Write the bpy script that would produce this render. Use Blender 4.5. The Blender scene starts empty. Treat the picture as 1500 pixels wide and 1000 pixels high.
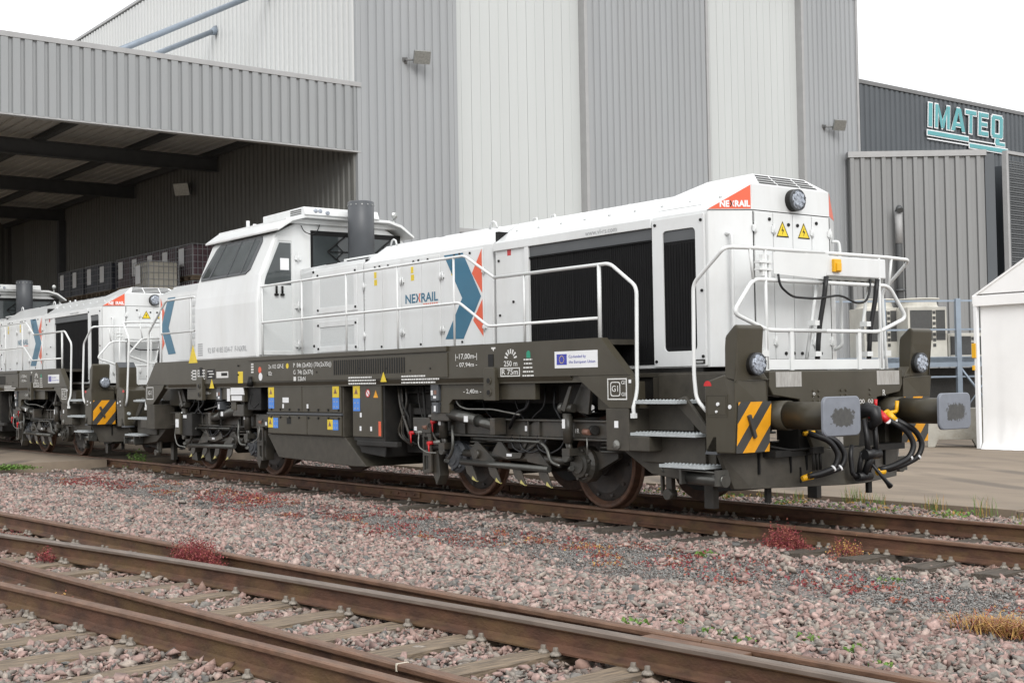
import bpy, bmesh, math, random
import numpy as np
from mathutils import Vector, Matrix
R_ = math.radians
scene = bpy.context.scene
COL = scene.collection

# ------------------------------------------------------------------ camera
cam_d = bpy.data.cameras.new('camera')
cam = bpy.data.objects.new('camera', cam_d)
COL.objects.link(cam)
YAW, PITCH, ROLL, FPX = 2.4870626, 0.0313175, -0.0166542, 1913.113
d = Vector((math.cos(YAW)*math.cos(PITCH), math.sin(YAW)*math.cos(PITCH), math.sin(PITCH)))
r = d.cross(Vector((0, 0, 1))).normalized()
u = r.cross(d)
r2 = math.cos(ROLL)*r + math.sin(ROLL)*u
u2 = -math.sin(ROLL)*r + math.cos(ROLL)*u
CAMP = Vector((7.6019, -10.4844, 1.4105))
m = Matrix((r2, u2, -d)).transposed().to_4x4()
m.translation = CAMP
cam.matrix_world = m
cam_d.sensor_width = 36.0
cam_d.lens = 36.0*FPX/1500.0
cam_d.clip_start = 0.1
cam_d.clip_end = 2000.0
scene.camera = cam

# ------------------------------------------------------------------ overcast sky and weak broad sun
SUN_EL, SUN_AZ = R_(34), R_(-24)        # azimuth measured from +X towards +Y
w = bpy.data.worlds.new('World')
scene.world = w
w.use_nodes = True
nt = w.node_tree
for n in list(nt.nodes):
    nt.nodes.remove(n)
out = nt.nodes.new('ShaderNodeOutputWorld')
bg = nt.nodes.new('ShaderNodeBackground')
sky = nt.nodes.new('ShaderNodeTexSky')
sky.sky_type = 'NISHITA'
sky.sun_disc = False
sky.sun_elevation = SUN_EL
sky.sun_rotation = R_(90) - SUN_AZ
hs = nt.nodes.new('ShaderNodeHueSaturation')
hs.inputs['Saturation'].default_value = 0.25
mx = nt.nodes.new('ShaderNodeMix')
mx.data_type = 'RGBA'
mx.inputs[0].default_value = 0.85
nz = nt.nodes.new('ShaderNodeTexNoise')
nz.inputs['Scale'].default_value = 2.2
nz.inputs['Detail'].default_value = 5
cr = nt.nodes.new('ShaderNodeValToRGB')      # the cloud layer: slightly uneven white
cr.color_ramp.elements[0].position = 0.34
cr.color_ramp.elements[0].color = (0.52, 0.532, 0.552, 1)
cr.color_ramp.elements[1].position = 0.60
cr.color_ramp.elements[1].color = (1.0, 1.0, 1.0, 1)
ml = nt.nodes.new('ShaderNodeVectorMath')
ml.operation = 'SCALE'
ml.inputs['Scale'].default_value = 9.6
nt.links.new(nz.outputs['Fac'], cr.inputs[0])
nt.links.new(cr.outputs[0], ml.inputs[0])
nt.links.new(sky.outputs[0], hs.inputs['Color'])
nt.links.new(hs.outputs[0], mx.inputs[6])
nt.links.new(ml.outputs[0], mx.inputs[7])
nt.links.new(mx.outputs[2], bg.inputs['Color'])
bg.inputs['Strength'].default_value = 0.15
nt.links.new(bg.outputs[0], out.inputs[0])
sd = bpy.data.lights.new('sun', 'SUN')
sd.energy = 1.45
sd.angle = R_(32)
sd.color = (1.0, 0.975, 0.94)
sun = bpy.data.objects.new('sun', sd)
COL.objects.link(sun)
sv = Vector((math.cos(SUN_EL)*math.cos(SUN_AZ), math.cos(SUN_EL)*math.sin(SUN_AZ), math.sin(SUN_EL)))
sun.rotation_euler = sv.to_track_quat('Z', 'Y').to_euler()
sun.location = sv*60

scene.view_settings.view_transform = 'Standard'
scene.view_settings.look = 'None'
scene.view_settings.exposure = 0.42
scene.view_settings.gamma = 1.0
scene.render.engine = 'CYCLES'
cy = scene.cycles
cy.use_denoising = True
cy.max_bounces = 6
cy.diffuse_bounces = 4
cy.glossy_bounces = 3
cy.transmission_bounces = 2
cy.caustics_reflective = False
cy.caustics_refractive = False

# ------------------------------------------------------------------ materials
def mat(name, col, rough=0.5, metal=0.0, var=0.10, scale=3.0, bump=0.0, bscale=60.0, dirt=None, damt=0.0,
        dscale=2.0, stretch=(1, 1, 1), coat=0.0, spec=0.5, detail=5):
    m = bpy.data.materials.new(name)
    m.use_nodes = True
    t = m.node_tree
    b = t.nodes['Principled BSDF']
    b.inputs['Roughness'].default_value = rough
    b.inputs['Metallic'].default_value = metal
    b.inputs['Specular IOR Level'].default_value = spec
    if coat:
        b.inputs['Coat Weight'].default_value = coat
        b.inputs['Coat Roughness'].default_value = 0.12
    tc = t.nodes.new('ShaderNodeTexCoord')
    mp = t.nodes.new('ShaderNodeMapping')
    mp.inputs['Scale'].default_value = stretch
    t.links.new(tc.outputs['Object'], mp.inputs[0])
    n = t.nodes.new('ShaderNodeTexNoise')
    n.inputs['Scale'].default_value = scale
    n.inputs['Detail'].default_value = detail
    t.links.new(mp.outputs[0], n.inputs['Vector'])
    rp = t.nodes.new('ShaderNodeValToRGB')
    rp.color_ramp.elements[0].position = 0.3
    rp.color_ramp.elements[1].position = 0.7
    rp.color_ramp.elements[0].color = (*[c*(1-var) for c in col], 1)
    rp.color_ramp.elements[1].color = (*[min(1, c*(1+var)) for c in col], 1)
    t.links.new(n.outputs['Fac'], rp.inputs[0])
    last = rp.outputs[0]
    if dirt:
        n2 = t.nodes.new('ShaderNodeTexNoise')
        n2.inputs['Scale'].default_value = dscale
        n2.inputs['Detail'].default_value = 8
        n2.inputs['Roughness'].default_value = 0.65
        t.links.new(mp.outputs[0], n2.inputs['Vector'])
        r2_ = t.nodes.new('ShaderNodeValToRGB')
        r2_.color_ramp.elements[0].position = 0.45
        r2_.color_ramp.elements[1].position = 0.75
        r2_.color_ramp.elements[0].color = (0, 0, 0, 1)
        r2_.color_ramp.elements[1].color = (damt, damt, damt, 1)
        t.links.new(n2.outputs['Fac'], r2_.inputs[0])
        mm = t.nodes.new('ShaderNodeMix')
        mm.data_type = 'RGBA'
        t.links.new(r2_.outputs[0], mm.inputs[0])
        t.links.new(last, mm.inputs[6])
        mm.inputs[7].default_value = (*dirt, 1)
        last = mm.outputs[2]
    t.links.new(last, b.inputs['Base Color'])
    if bump:
        n3 = t.nodes.new('ShaderNodeTexNoise')
        n3.inputs['Scale'].default_value = bscale
        n3.inputs['Detail'].default_value = 6
        t.links.new(mp.outputs[0], n3.inputs['Vector'])
        bp = t.nodes.new('ShaderNodeBump')
        bp.inputs['Strength'].default_value = bump
        bp.inputs['Distance'].default_value = 0.01
        t.links.new(n3.outputs['Fac'], bp.inputs['Height'])
        t.links.new(bp.outputs[0], b.inputs['Normal'])
    return m

M = {}
def dm(k, *a, **kw):
    M[k] = mat(k, *a, **kw)
dm('white_paint', (0.645, 0.66, 0.66), 0.34, var=0.04, scale=1.6, dirt=(0.43, 0.42, 0.39), damt=0.34, dscale=2.2, stretch=(1, 1, 0.28), coat=0.3, bump=0.10, bscale=1.6)
dm('white_mesh', (0.58, 0.60, 0.60), 0.6, var=0.05, scale=90, bump=0.3, bscale=300)
dm('rail_white', (0.66, 0.675, 0.67), 0.38, var=0.03, dirt=(0.45, 0.44, 0.42), damt=0.2)
dm('olive_paint', (0.052, 0.0455, 0.0315), 0.40, var=0.10, scale=2.5, dirt=(0.072, 0.066, 0.053), damt=0.45, dscale=3.0, coat=0.04, spec=0.32)
dm('olive_rough', (0.042, 0.037, 0.0275), 0.6, var=0.22, scale=9, dirt=(0.065, 0.055, 0.045), damt=0.45, dscale=5, bump=0.15, bscale=30)
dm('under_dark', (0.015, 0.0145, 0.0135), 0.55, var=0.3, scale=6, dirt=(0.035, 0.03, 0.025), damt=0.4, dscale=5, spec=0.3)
dm('bogie_paint', (0.036, 0.034, 0.0285), 0.38, var=0.25, scale=6, dirt=(0.080, 0.060, 0.042), damt=0.6, dscale=5, bump=0.12, bscale=40)
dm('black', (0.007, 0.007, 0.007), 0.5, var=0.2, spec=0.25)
dm('black_rubber', (0.009, 0.009, 0.010), 0.42, var=0.2, spec=0.4)
dm('grille_black', (0.008, 0.008, 0.0085), 0.6, var=0.35, scale=14, stretch=(6, 6, 0.2), spec=0.12)
dm('damper_dark', (0.10, 0.10, 0.092), 0.28, 0.6, var=0.15, scale=12)
dm('steel', (0.33, 0.34, 0.33), 0.35, 0.7, var=0.15, scale=20)
dm('damper_steel', (0.20, 0.20, 0.185), 0.3, 0.5, var=0.15, scale=12)
dm('galvanised', (0.40, 0.43, 0.44), 0.55, 0.2, var=0.12, scale=30, bump=0.4, bscale=120)
dm('bare_plate', (0.40, 0.39, 0.37), 0.5, 0.3, var=0.15, scale=9, stretch=(1, 6, 1), dirt=(0.16, 0.14, 0.11), damt=0.5, dscale=6)
dm('buffer_grey', (0.17, 0.185, 0.215), 0.5, var=0.07, scale=10)
dm('grease', (0.045, 0.047, 0.05), 0.45, var=0.35, scale=22, dirt=(0.11, 0.10, 0.08), damt=0.5, dscale=12)
dm('glass', (0.048, 0.056, 0.058), 0.06, var=0.3, scale=1.3, spec=0.6)
dm('window_rubber', (0.07, 0.075, 0.08), 0.5, var=0.1)
dm('blue_logo', (0.010, 0.118, 0.205), 0.35, var=0.06)
dm('orange_logo', (0.68, 0.098, 0.036), 0.4, var=0.05)
dm('hazard_orange', (0.72, 0.32, 0.010), 0.5, var=0.10, scale=8)
dm('hazard_black', (0.05, 0.05, 0.048), 0.5, var=0.1)
dm('pale_yellow', (0.45, 0.40, 0.14), 0.6, var=0.2)
dm('yellow', (0.70, 0.52, 0.02), 0.45, var=0.08)
dm('cock_yellow', (0.75, 0.40, 0.01), 0.4, var=0.08)
dm('sticker_blue', (0.06, 0.22, 0.65), 0.45, var=0.06)
dm('eu_blue', (0.035, 0.045, 0.36), 0.45, var=0.04)
dm('sticker_white', (0.74, 0.75, 0.76), 0.5, var=0.03)
dm('lettering_white', (0.66, 0.66, 0.64), 0.6, var=0.06)
dm('lettering_grey', (0.33, 0.34, 0.35), 0.6, var=0.06)
dm('red', (0.50, 0.012, 0.016), 0.4, var=0.15)
dm('green_sticker', (0.01, 0.25, 0.15), 0.5, var=0.08)
dm('brown_sticker', (0.20, 0.10, 0.07), 0.5, var=0.2)
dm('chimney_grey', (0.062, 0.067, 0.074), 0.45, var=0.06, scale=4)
dm('wheel_rust', (0.095, 0.047, 0.028), 0.6, 0.1, var=0.3, scale=14, dirt=(0.05, 0.035, 0.03), damt=0.6, dscale=6)
dm('wheel_disc', (0.026, 0.023, 0.021), 0.5, var=0.3, scale=10, dirt=(0.055, 0.034, 0.024), damt=0.6, dscale=5)
dm('lamp_glass', (0.32, 0.35, 0.40), 0.12, 0.3, var=0.45, scale=55, bump=0.5, bscale=90)
# rails and ground
dm('rail_rust', (0.080, 0.036, 0.020), 0.82, 0.0, var=0.45, scale=11, dirt=(0.135, 0.085, 0.030), damt=0.85, dscale=4.0, bump=0.6, bscale=70, stretch=(0.5, 1, 1), detail=9)
dm('rail_top_rust', (0.145, 0.078, 0.048), 0.5, 0.25, var=0.32, scale=24, stretch=(0.3, 1, 1), dirt=(0.21, 0.14, 0.095), damt=0.6, dscale=9, bump=0.2, bscale=120)
dm('rail_top_worn', (0.185, 0.15, 0.125), 0.42, 0.35, var=0.2, scale=24, stretch=(0.2, 1, 1), dirt=(0.12, 0.075, 0.05), damt=0.5, dscale=7)
dm('rail_white_joint', (0.60, 0.55, 0.45), 0.6, var=0.1)
dm('screw_steel', (0.22, 0.195, 0.165), 0.6, 0.3, var=0.25, scale=60)
dm('timber_dark', (0.085, 0.07, 0.055), 0.85, var=0.45, scale=16, stretch=(4.0, 0.35, 4.0), bump=0.9, bscale=30, dirt=(0.045, 0.038, 0.032), damt=0.8, dscale=9, detail=8)
dm('timber', (0.195, 0.148, 0.102), 0.85, var=0.50, scale=16, stretch=(4.0, 0.35, 4.0), bump=0.9, bscale=30, dirt=(0.055, 0.048, 0.042), damt=0.85, dscale=11, detail=8)
dm('concrete', (0.235, 0.188, 0.140), 0.85, var=0.16, scale=0.9, dirt=(0.125, 0.098, 0.075), damt=0.70, dscale=0.8, bump=0.3, bscale=25, detail=9, stretch=(0.35, 1.3, 1))
dm('concrete_wall', (0.40, 0.385, 0.34), 0.85, var=0.10, scale=3, dirt=(0.20, 0.17, 0.12), damt=0.6, dscale=4, bump=0.3, bscale=25)
dm('base_earth', (0.13, 0.115, 0.10), 0.95, var=0.35, scale=3)
# buildings
dm('clad_grey', (0.300, 0.311, 0.320), 0.5, 0.1, var=0.045, scale=0.9, dirt=(0.275, 0.275, 0.275), damt=0.25, dscale=0.8, stretch=(1, 1, 0.15))
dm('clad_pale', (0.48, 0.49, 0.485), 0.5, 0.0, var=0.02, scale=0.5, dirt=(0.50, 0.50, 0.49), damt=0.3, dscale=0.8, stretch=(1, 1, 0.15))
dm('clad_white', (0.485, 0.503, 0.497), 0.5, 0.0, var=0.035, scale=0.7, dirt=(0.45, 0.465, 0.455), damt=0.3, dscale=0.6, stretch=(1, 1, 0.15))
dm('clad_fascia', (0.27, 0.28, 0.285), 0.5, 0.1, var=0.03, scale=0.5, dirt=(0.28, 0.28, 0.28), damt=0.3, dscale=0.8)
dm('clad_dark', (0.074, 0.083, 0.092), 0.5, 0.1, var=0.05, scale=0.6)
dm('clad_annex', (0.215, 0.218, 0.218), 0.5, 0.1, var=0.04, scale=0.6, dirt=(0.17, 0.17, 0.165), damt=0.3, dscale=0.7, stretch=(1, 1, 0.2))
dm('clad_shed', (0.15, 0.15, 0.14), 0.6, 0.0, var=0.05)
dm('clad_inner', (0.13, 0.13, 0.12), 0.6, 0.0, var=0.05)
dm('trim_dark', (0.15, 0.15, 0.15), 0.5, var=0.06)
dm('trim_grey', (0.33, 0.33, 0.33), 0.5, var=0.05)
dm('roof_sheet', (0.56, 0.56, 0.55), 0.7, var=0.1, scale=1)
dm('roof_steel', (0.075, 0.08, 0.085), 0.6, var=0.12)
dm('brace_blue', (0.22, 0.26, 0.31), 0.45, 0.2, var=0.08)
dm('galv_blue', (0.26, 0.31, 0.37), 0.45, 0.3, var=0.10)
dm('sign_teal', (0.09, 0.33, 0.35), 0.45, var=0.06)
dm('tent_white', (0.86, 0.86, 0.855), 0.55, var=0.03, scale=1.5, bump=1.0, bscale=1.8)
dm('ac_beige', (0.58, 0.56, 0.50), 0.5, var=0.05, dirt=(0.35, 0.33, 0.28), damt=0.4)
dm('ac_grille', (0.06, 0.06, 0.058), 0.6, var=0.3, scale=50)
dm('screen_grey', (0.10, 0.105, 0.108), 0.5, 0.2, var=0.08)
dm('ibc_cage', (0.34, 0.35, 0.36), 0.45, 0.4, var=0.1)
dm('ibc_dark', (0.075, 0.08, 0.105), 0.35, var=0.3, scale=3)
dm('ibc_wine', (0.12, 0.065, 0.08), 0.35, var=0.3, scale=3)
dm('ibc_clear', (0.55, 0.52, 0.44), 0.4, var=0.1)
# plants
dm('weed_red', (0.21, 0.034, 0.042), 0.7, var=0.5, scale=25)
dm('weed_rust', (0.26, 0.085, 0.055), 0.7, var=0.5, scale=25)
dm('weed_green', (0.10, 0.20, 0.030), 0.7, var=0.45, scale=25)
dm('weed_dry', (0.42, 0.25, 0.075), 0.8, var=0.35, scale=25)
dm('grass_green', (0.12, 0.20, 0.04), 0.7, var=0.4, scale=20)

def tyre_marks(m):
    t = m.node_tree
    b = t.nodes['Principled BSDF']
    old = b.inputs['Base Color'].links[0].from_socket
    tc = t.nodes.new('ShaderNodeTexCoord')
    mp = t.nodes.new('ShaderNodeMapping')
    mp.inputs['Rotation'].default_value = (0, 0, 0.55)
    t.links.new(tc.outputs['Object'], mp.inputs[0])
    wv = t.nodes.new('ShaderNodeTexWave')
    wv.bands_direction = 'Y'
    wv.inputs['Scale'].default_value = 0.22
    wv.inputs['Distortion'].default_value = 5.0
    wv.inputs['Detail'].default_value = 3
    wv.inputs['Detail Scale'].default_value = 0.3
    t.links.new(mp.outputs[0], wv.inputs['Vector'])
    nz_ = t.nodes.new('ShaderNodeTexNoise')
    nz_.inputs['Scale'].default_value = 0.45
    nz_.inputs['Detail'].default_value = 6
    t.links.new(tc.outputs['Object'], nz_.inputs['Vector'])
    ra = t.nodes.new('ShaderNodeValToRGB')
    ra.color_ramp.elements[0].position, ra.color_ramp.elements[0].color = 0.80, (0, 0, 0, 1)
    ra.color_ramp.elements[1].position, ra.color_ramp.elements[1].color = 0.97, (1, 1, 1, 1)
    t.links.new(wv.outputs['Fac'], ra.inputs[0])
    rb = t.nodes.new('ShaderNodeValToRGB')
    rb.color_ramp.elements[0].position, rb.color_ramp.elements[0].color = 0.42, (0, 0, 0, 1)
    rb.color_ramp.elements[1].position, rb.color_ramp.elements[1].color = 0.62, (.75, .75, .75, 1)
    t.links.new(nz_.outputs['Fac'], rb.inputs[0])
    mu = t.nodes.new('ShaderNodeMath')
    mu.operation = 'MULTIPLY'
    t.links.new(ra.outputs[0], mu.inputs[0])
    t.links.new(rb.outputs[0], mu.inputs[1])
    mm = t.nodes.new('ShaderNodeMix')
    mm.data_type = 'RGBA'
    t.links.new(mu.outputs[0], mm.inputs[0])
    t.links.new(old, mm.inputs[6])
    mm.inputs[7].default_value = (0.10, 0.082, 0.066, 1)
    t.links.new(mm.outputs[2], b.inputs['Base Color'])
tyre_marks(M['concrete'])

def buffer_face():
    m = mat('buffer_face', (0.17, 0.185, 0.215), 0.5, var=0.07, scale=10)
    t = m.node_tree
    b = t.nodes['Principled BSDF']
    old = b.inputs['Base Color'].links[0].from_socket
    tc = t.nodes.new('ShaderNodeTexCoord')
    sp = t.nodes.new('ShaderNodeSeparateXYZ')
    t.links.new(tc.outputs['Object'], sp.inputs[0])
    def mth(op, a, b_=None):
        n = t.nodes.new('ShaderNodeMath')
        n.operation = op
        for i, q in enumerate((a, b_)):
            if q is None:
                continue
            if isinstance(q, (int, float)):
                n.inputs[i].default_value = q
            else:
                t.links.new(q, n.inputs[i])
        return n.outputs[0]
    yy = mth('DIVIDE', mth('SUBTRACT', mth('ABSOLUTE', sp.outputs['Y']), 0.875), 0.165)
    zz = mth('DIVIDE', mth('SUBTRACT', sp.outputs['Z'], 1.045), 0.088)
    rad = mth('POWER', mth('ADD', mth('POWER', mth('ABSOLUTE', yy), 3.0), mth('POWER', mth('ABSOLUTE', zz), 3.0)), 0.333)
    n1 = t.nodes.new('ShaderNodeTexNoise')
    n1.inputs['Scale'].default_value = 26
    n1.inputs['Detail'].default_value = 7
    t.links.new(tc.outputs['Object'], n1.inputs['Vector'])
    v = mth('ADD', rad, mth('MULTIPLY', mth('SUBTRACT', n1.outputs['Fac'], 0.5), 1.1))
    rp = t.nodes.new('ShaderNodeValToRGB')
    rp.color_ramp.elements[0].position, rp.color_ramp.elements[0].color = 0.86, (1, 1, 1, 1)
    rp.color_ramp.elements[1].position, rp.color_ramp.elements[1].color = 1.0, (0, 0, 0, 1)
    t.links.new(v, rp.inputs[0])
    g2 = t.nodes.new('ShaderNodeValToRGB')
    g2.color_ramp.elements[0].color = (0.03, 0.032, 0.035, 1)
    g2.color_ramp.elements[1].color = (0.085, 0.083, 0.075, 1)
    t.links.new(n1.outputs['Fac'], g2.inputs[0])
    mm = t.nodes.new('ShaderNodeMix')
    mm.data_type = 'RGBA'
    t.links.new(rp.outputs[0], mm.inputs[0])
    t.links.new(old, mm.inputs[6])
    t.links.new(g2.outputs[0], mm.inputs[7])
    t.links.new(mm.outputs[2], b.inputs['Base Color'])
    return m
M['buffer_face'] = buffer_face()

# ------------------------------------------------------------------ mesh helpers
G = [Matrix.Identity(4)]          # current placement of what is being built (the rear end of a locomotive is its front turned round)

def clusters(mb, gap):
    """the connected pieces of mb, joined where their boxes come within gap of each other, each as an MB of its own"""
    par = list(range(len(mb.v)))
    def find(i):
        while par[i] != i:
            par[i] = par[par[i]]
            i = par[i]
        return i
    for f in mb.f:
        a = find(f[0])
        for i in f[1:]:
            par[find(i)] = a
    comp = {}
    for k, f in enumerate(mb.f):
        comp.setdefault(find(f[0]), []).append(k)
    boxes = []
    for fs in comp.values():
        p = np.array([mb.v[i] for k in fs for i in mb.f[k]])
        boxes.append([p.min(0)-gap/2, p.max(0)+gap/2, list(fs)])
    merged = True
    while merged:
        merged = False
        out_ = []
        for b in boxes:
            for q in out_:
                if np.all(b[0] <= q[1]) and np.all(q[0] <= b[1]):
                    q[0], q[1] = np.minimum(q[0], b[0]), np.maximum(q[1], b[1])
                    q[2] += b[2]
                    merged = True
                    break
            else:
                out_.append(b)
        boxes = out_
    res = []
    for b in boxes:
        m_ = MB()
        idx = {}
        for k in sorted(b[2]):
            f = []
            for i in mb.f[k]:
                if i not in idx:
                    idx[i] = len(m_.v)
                    m_.v.append(mb.v[i])
                f.append(idx[i])
            m_.f.append(f)
            m_.mi.append(mb.mi[k])
            m_.sm.append(mb.sm[k])
        res.append(m_)
    return res

class MB:
    def __init__(self):
        self.v, self.f, self.mi, self.sm = [], [], [], []
    def add(self, vs, fs, mi=0, smooth=False):
        o = len(self.v)
        self.v.extend([tuple(p) for p in vs])
        for q in fs:
            self.f.append([i+o for i in q])
            self.mi.append(mi)
            self.sm.append(smooth)
        return self
    def box(self, x0, x1, y0, y1, z0, z1, mi=0):
        return self.add([(x0, y0, z0), (x1, y0, z0), (x1, y1, z0), (x0, y1, z0), (x0, y0, z1), (x1, y0, z1), (x1, y1, z1), (x0, y1, z1)],
                 [(3, 2, 1, 0), (4, 5, 6, 7), (0, 1, 5, 4), (1, 2, 6, 5), (2, 3, 7, 6), (3, 0, 4, 7)], mi)
    def extr(self, pts_a, pts_b, mi=0, smooth=False, caps=True):
        n = len(pts_a)
        fs = [(i, (i+1) % n, n+(i+1) % n, n+i) for i in range(n)]
        self.add(list(pts_a)+list(pts_b), fs, mi, smooth)
        if caps:
            self.add(pts_a, [tuple(range(n))[::-1]], mi)
            self.add(pts_b, [tuple(range(n))], mi)
        return self
    def prism(self, poly, ax, a, b, mi=0):
        fn = {'x': lambda p, t: (t, p[0], p[1]), 'y': lambda p, t: (p[0], t, p[1]), 'z': lambda p, t: (p[0], p[1], t)}[ax]
        return self.extr([fn(p, a) for p in poly], [fn(p, b) for p in poly], mi)
    def plate(self, fr, poly, t=0.002, base=0.0, mi=0):
        O, X, Y = fr
        N = X.cross(Y)
        a = [O+X*p[0]+Y*p[1]+N*base for p in poly]
        b = [q+N*t for q in a]
        return self.extr(a, b, mi)
    def ring(self, fr, outer, inner, t=0.02, base=0.0, mi=0):
        O, X, Y = fr
        N = X.cross(Y)
        n = len(outer)
        P3 = lambda p, h: O+X*p[0]+Y*p[1]+N*h
        vs = [P3(p, base) for p in outer]+[P3(p, base) for p in inner]+[P3(p, base+t) for p in outer]+[P3(p, base+t) for p in inner]
        fs = []
        for i in range(n):
            j = (i+1) % n
            fs += [(2*n+i, 2*n+j, 3*n+j, 3*n+i), (i, j, 2*n+j, 2*n+i), (n+i, 3*n+i, 3*n+j, n+j), (i, n+i, n+j, j)]
        return self.add(vs, fs, mi)
    def cyl(self, p0, p1, r0, r1=None, n=16, mi=0, caps=True):
        p0, p1 = Vector(p0), Vector(p1)
        r1 = r0 if r1 is None else r1
        a = (p1-p0).normalized()
        s = a.orthogonal().normalized()
        t = a.cross(s)
        ra = [p0+(s*math.cos(2*math.pi*i/n)+t*math.sin(2*math.pi*i/n))*r0 for i in range(n)]
        rb = [p1+(s*math.cos(2*math.pi*i/n)+t*math.sin(2*math.pi*i/n))*r1 for i in range(n)]
        self.add(ra+rb, [(i, (i+1) % n, n+(i+1) % n, n+i) for i in range(n)], mi, True)
        if caps:
            self.add(ra, [tuple(range(n))[::-1]], mi)
            self.add(rb, [tuple(range(n))], mi)
        return self
    def tube(self, pts, rad, n=8, fillet=0.0, mi=0, closed=False):
        P = [Vector(p) for p in pts]
        if fillet > 0:
            Q = []
            N_ = len(P)
            for i, p in enumerate(P):
                if (i == 0 or i == N_-1) and not closed:
                    Q.append(p)
                    continue
                a, b = P[i-1], P[(i+1) % N_]
                ua, ub = (a-p), (b-p)
                f_ = min(fillet, ua.length*0.45, ub.length*0.45)
                pa, pb = p+ua.normalized()*f_, p+ub.normalized()*f_
                for k in range(6):
                    t = k/5
                    Q.append(pa*(1-t)**2+p*2*t*(1-t)+pb*t*t)
            P = Q
        N_ = len(P)
        rings = []
        prev = None
        for i in range(N_):
            if closed:
                tg = (P[(i+1) % N_]-P[i-1]).normalized()
            else:
                tg = (P[min(i+1, N_-1)]-P[max(i-1, 0)]).normalized()
            if prev is None:
                s = tg.orthogonal().normalized()
            else:
                s = (prev-tg*prev.dot(tg)).normalized()
            prev = s
            t = tg.cross(s)
            rr_ = rad[min(len(rad)-1, round(i*(len(rad)-1)/(N_-1)))] if isinstance(rad, (list, tuple)) else rad
            rings.append([P[i]+(s*math.cos(2*math.pi*k/n)+t*math.sin(2*math.pi*k/n))*rr_ for k in range(n)])
        vs = [q for rg in rings for q in rg]
        fs = []
        for i in range(N_ if closed else N_-1):
            j = (i+1) % N_
            for k in range(n):
                fs.append((i*n+k, i*n+(k+1) % n, j*n+(k+1) % n, j*n+k))
        self.add(vs, fs, mi, True)
        if not closed:
            self.add(rings[0], [tuple(range(n))[::-1]], mi)
            self.add(rings[-1], [tuple(range(n))], mi)
        return self
    def lathe(self, prof, O, A, n=32, mi=0, closed=True):
        """prof: (radius, height along A)"""
        O, A = Vector(O), Vector(A).normalized()
        s = A.orthogonal().normalized()
        t = A.cross(s)
        vs = []
        for (rr_, h) in prof:
            for k in range(n):
                an = 2*math.pi*k/n
                vs.append(O+A*h+(s*math.cos(an)+t*math.sin(an))*rr_)
        fs = []
        for i in range(len(prof)-1):
            for k in range(n):
                fs.append((i*n+k, i*n+(k+1) % n, (i+1)*n+(k+1) % n, (i+1)*n+k))
        self.add(vs, fs, mi, False)
        if closed:
            self.add(vs[:n], [tuple(range(n))[::-1]], mi)
            self.add(vs[-n:], [tuple(range(n))], mi)
        return self
    def corr(self, O, D, N, length, z0, z1, pitch=0.27, depth=0.035, crest=0.6, mi=0):
        """trapezoid-ribbed sheet standing from z0 to z1, running along D from O, ribs rising along N"""
        O, D, N = Vector(O), Vector(D).normalized(), Vector(N).normalized()
        prof = []
        k = int(length/pitch)+1
        sl = pitch*0.08
        for i in range(k):
            a = i*pitch
            cw = pitch*crest
            for s_, h in ((a, 0), (a+sl, depth), (a+cw-sl, depth), (a+cw, 0)):
                if s_ <= length:
                    prof.append((s_, h))
        prof.append((length, 0))
        up = Vector((0, 0, 1))
        vs = []
        for s_, h in prof:
            vs += [O+D*s_+N*h+up*z0, O+D*s_+N*h+up*z1]
        n = len(prof)
        return self.add(vs, [(2*i, 2*i+2, 2*i+3, 2*i+1) for i in range(n-1)], mi)
    def text(self, fr, s, x, y, h, w=None, align='L', bold=0.0, base=0.004, mi=0, space=1.0, shear=0.0):
        vs, fs = glyphs(s, bold, space, shear)
        if not vs:
            return self
        xs = [p[0] for p in vs]
        ys = [p[1] for p in vs]
        sc = h/CAPH
        sx = sc if w is None else w/(max(xs)-min(xs))
        x0 = min(xs)
        wid = (max(xs)-x0)*sx
        ox = x if align == 'L' else (x-wid/2 if align == 'C' else x-wid)
        O, X, Y = fr
        N = X.cross(Y)
        self.add([O+X*(ox+(p[0]-x0)*sx)+Y*(y+p[1]*sc)+N*base for p in vs], fs, mi)
        return self
    def build(self, name, mats, parent=None, bevel=0.0, recalc=True, seg=2):
        me = bpy.data.meshes.new(name)
        g = G[0]
        me.from_pydata([g @ Vector(p) for p in self.v], [], self.f)
        mats = mats if isinstance(mats, (list, tuple)) else [mats]
        for k in mats:
            me.materials.append(M[k])
        me.polygons.foreach_set('material_index', self.mi)
        me.polygons.foreach_set('use_smooth', self.sm)
        if recalc:
            b = bmesh.new()
            b.from_mesh(me)
            bmesh.ops.remove_doubles(b, verts=b.verts, dist=1e-5)
            bmesh.ops.recalc_face_normals(b, faces=b.faces)
            if bevel:
                es = [e for e in b.edges if len(e.link_faces) == 2 and e.calc_face_angle(0) > 0.5 and not (e.link_faces[0].smooth or e.link_faces[1].smooth)]
                bmesh.ops.bevel(b, geom=es, offset=bevel, segments=seg, profile=0.5, affect='EDGES', clamp_overlap=True)
            b.to_mesh(me)
            b.free()
        me.update()
        o = bpy.data.objects.new(name, me)
        COL.objects.link(o)
        if parent is not None:
            o.parent = parent
            if parent.type == 'EMPTY':
                o.matrix_parent_inverse = Matrix.Translation(-parent.location)
        return o

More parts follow.
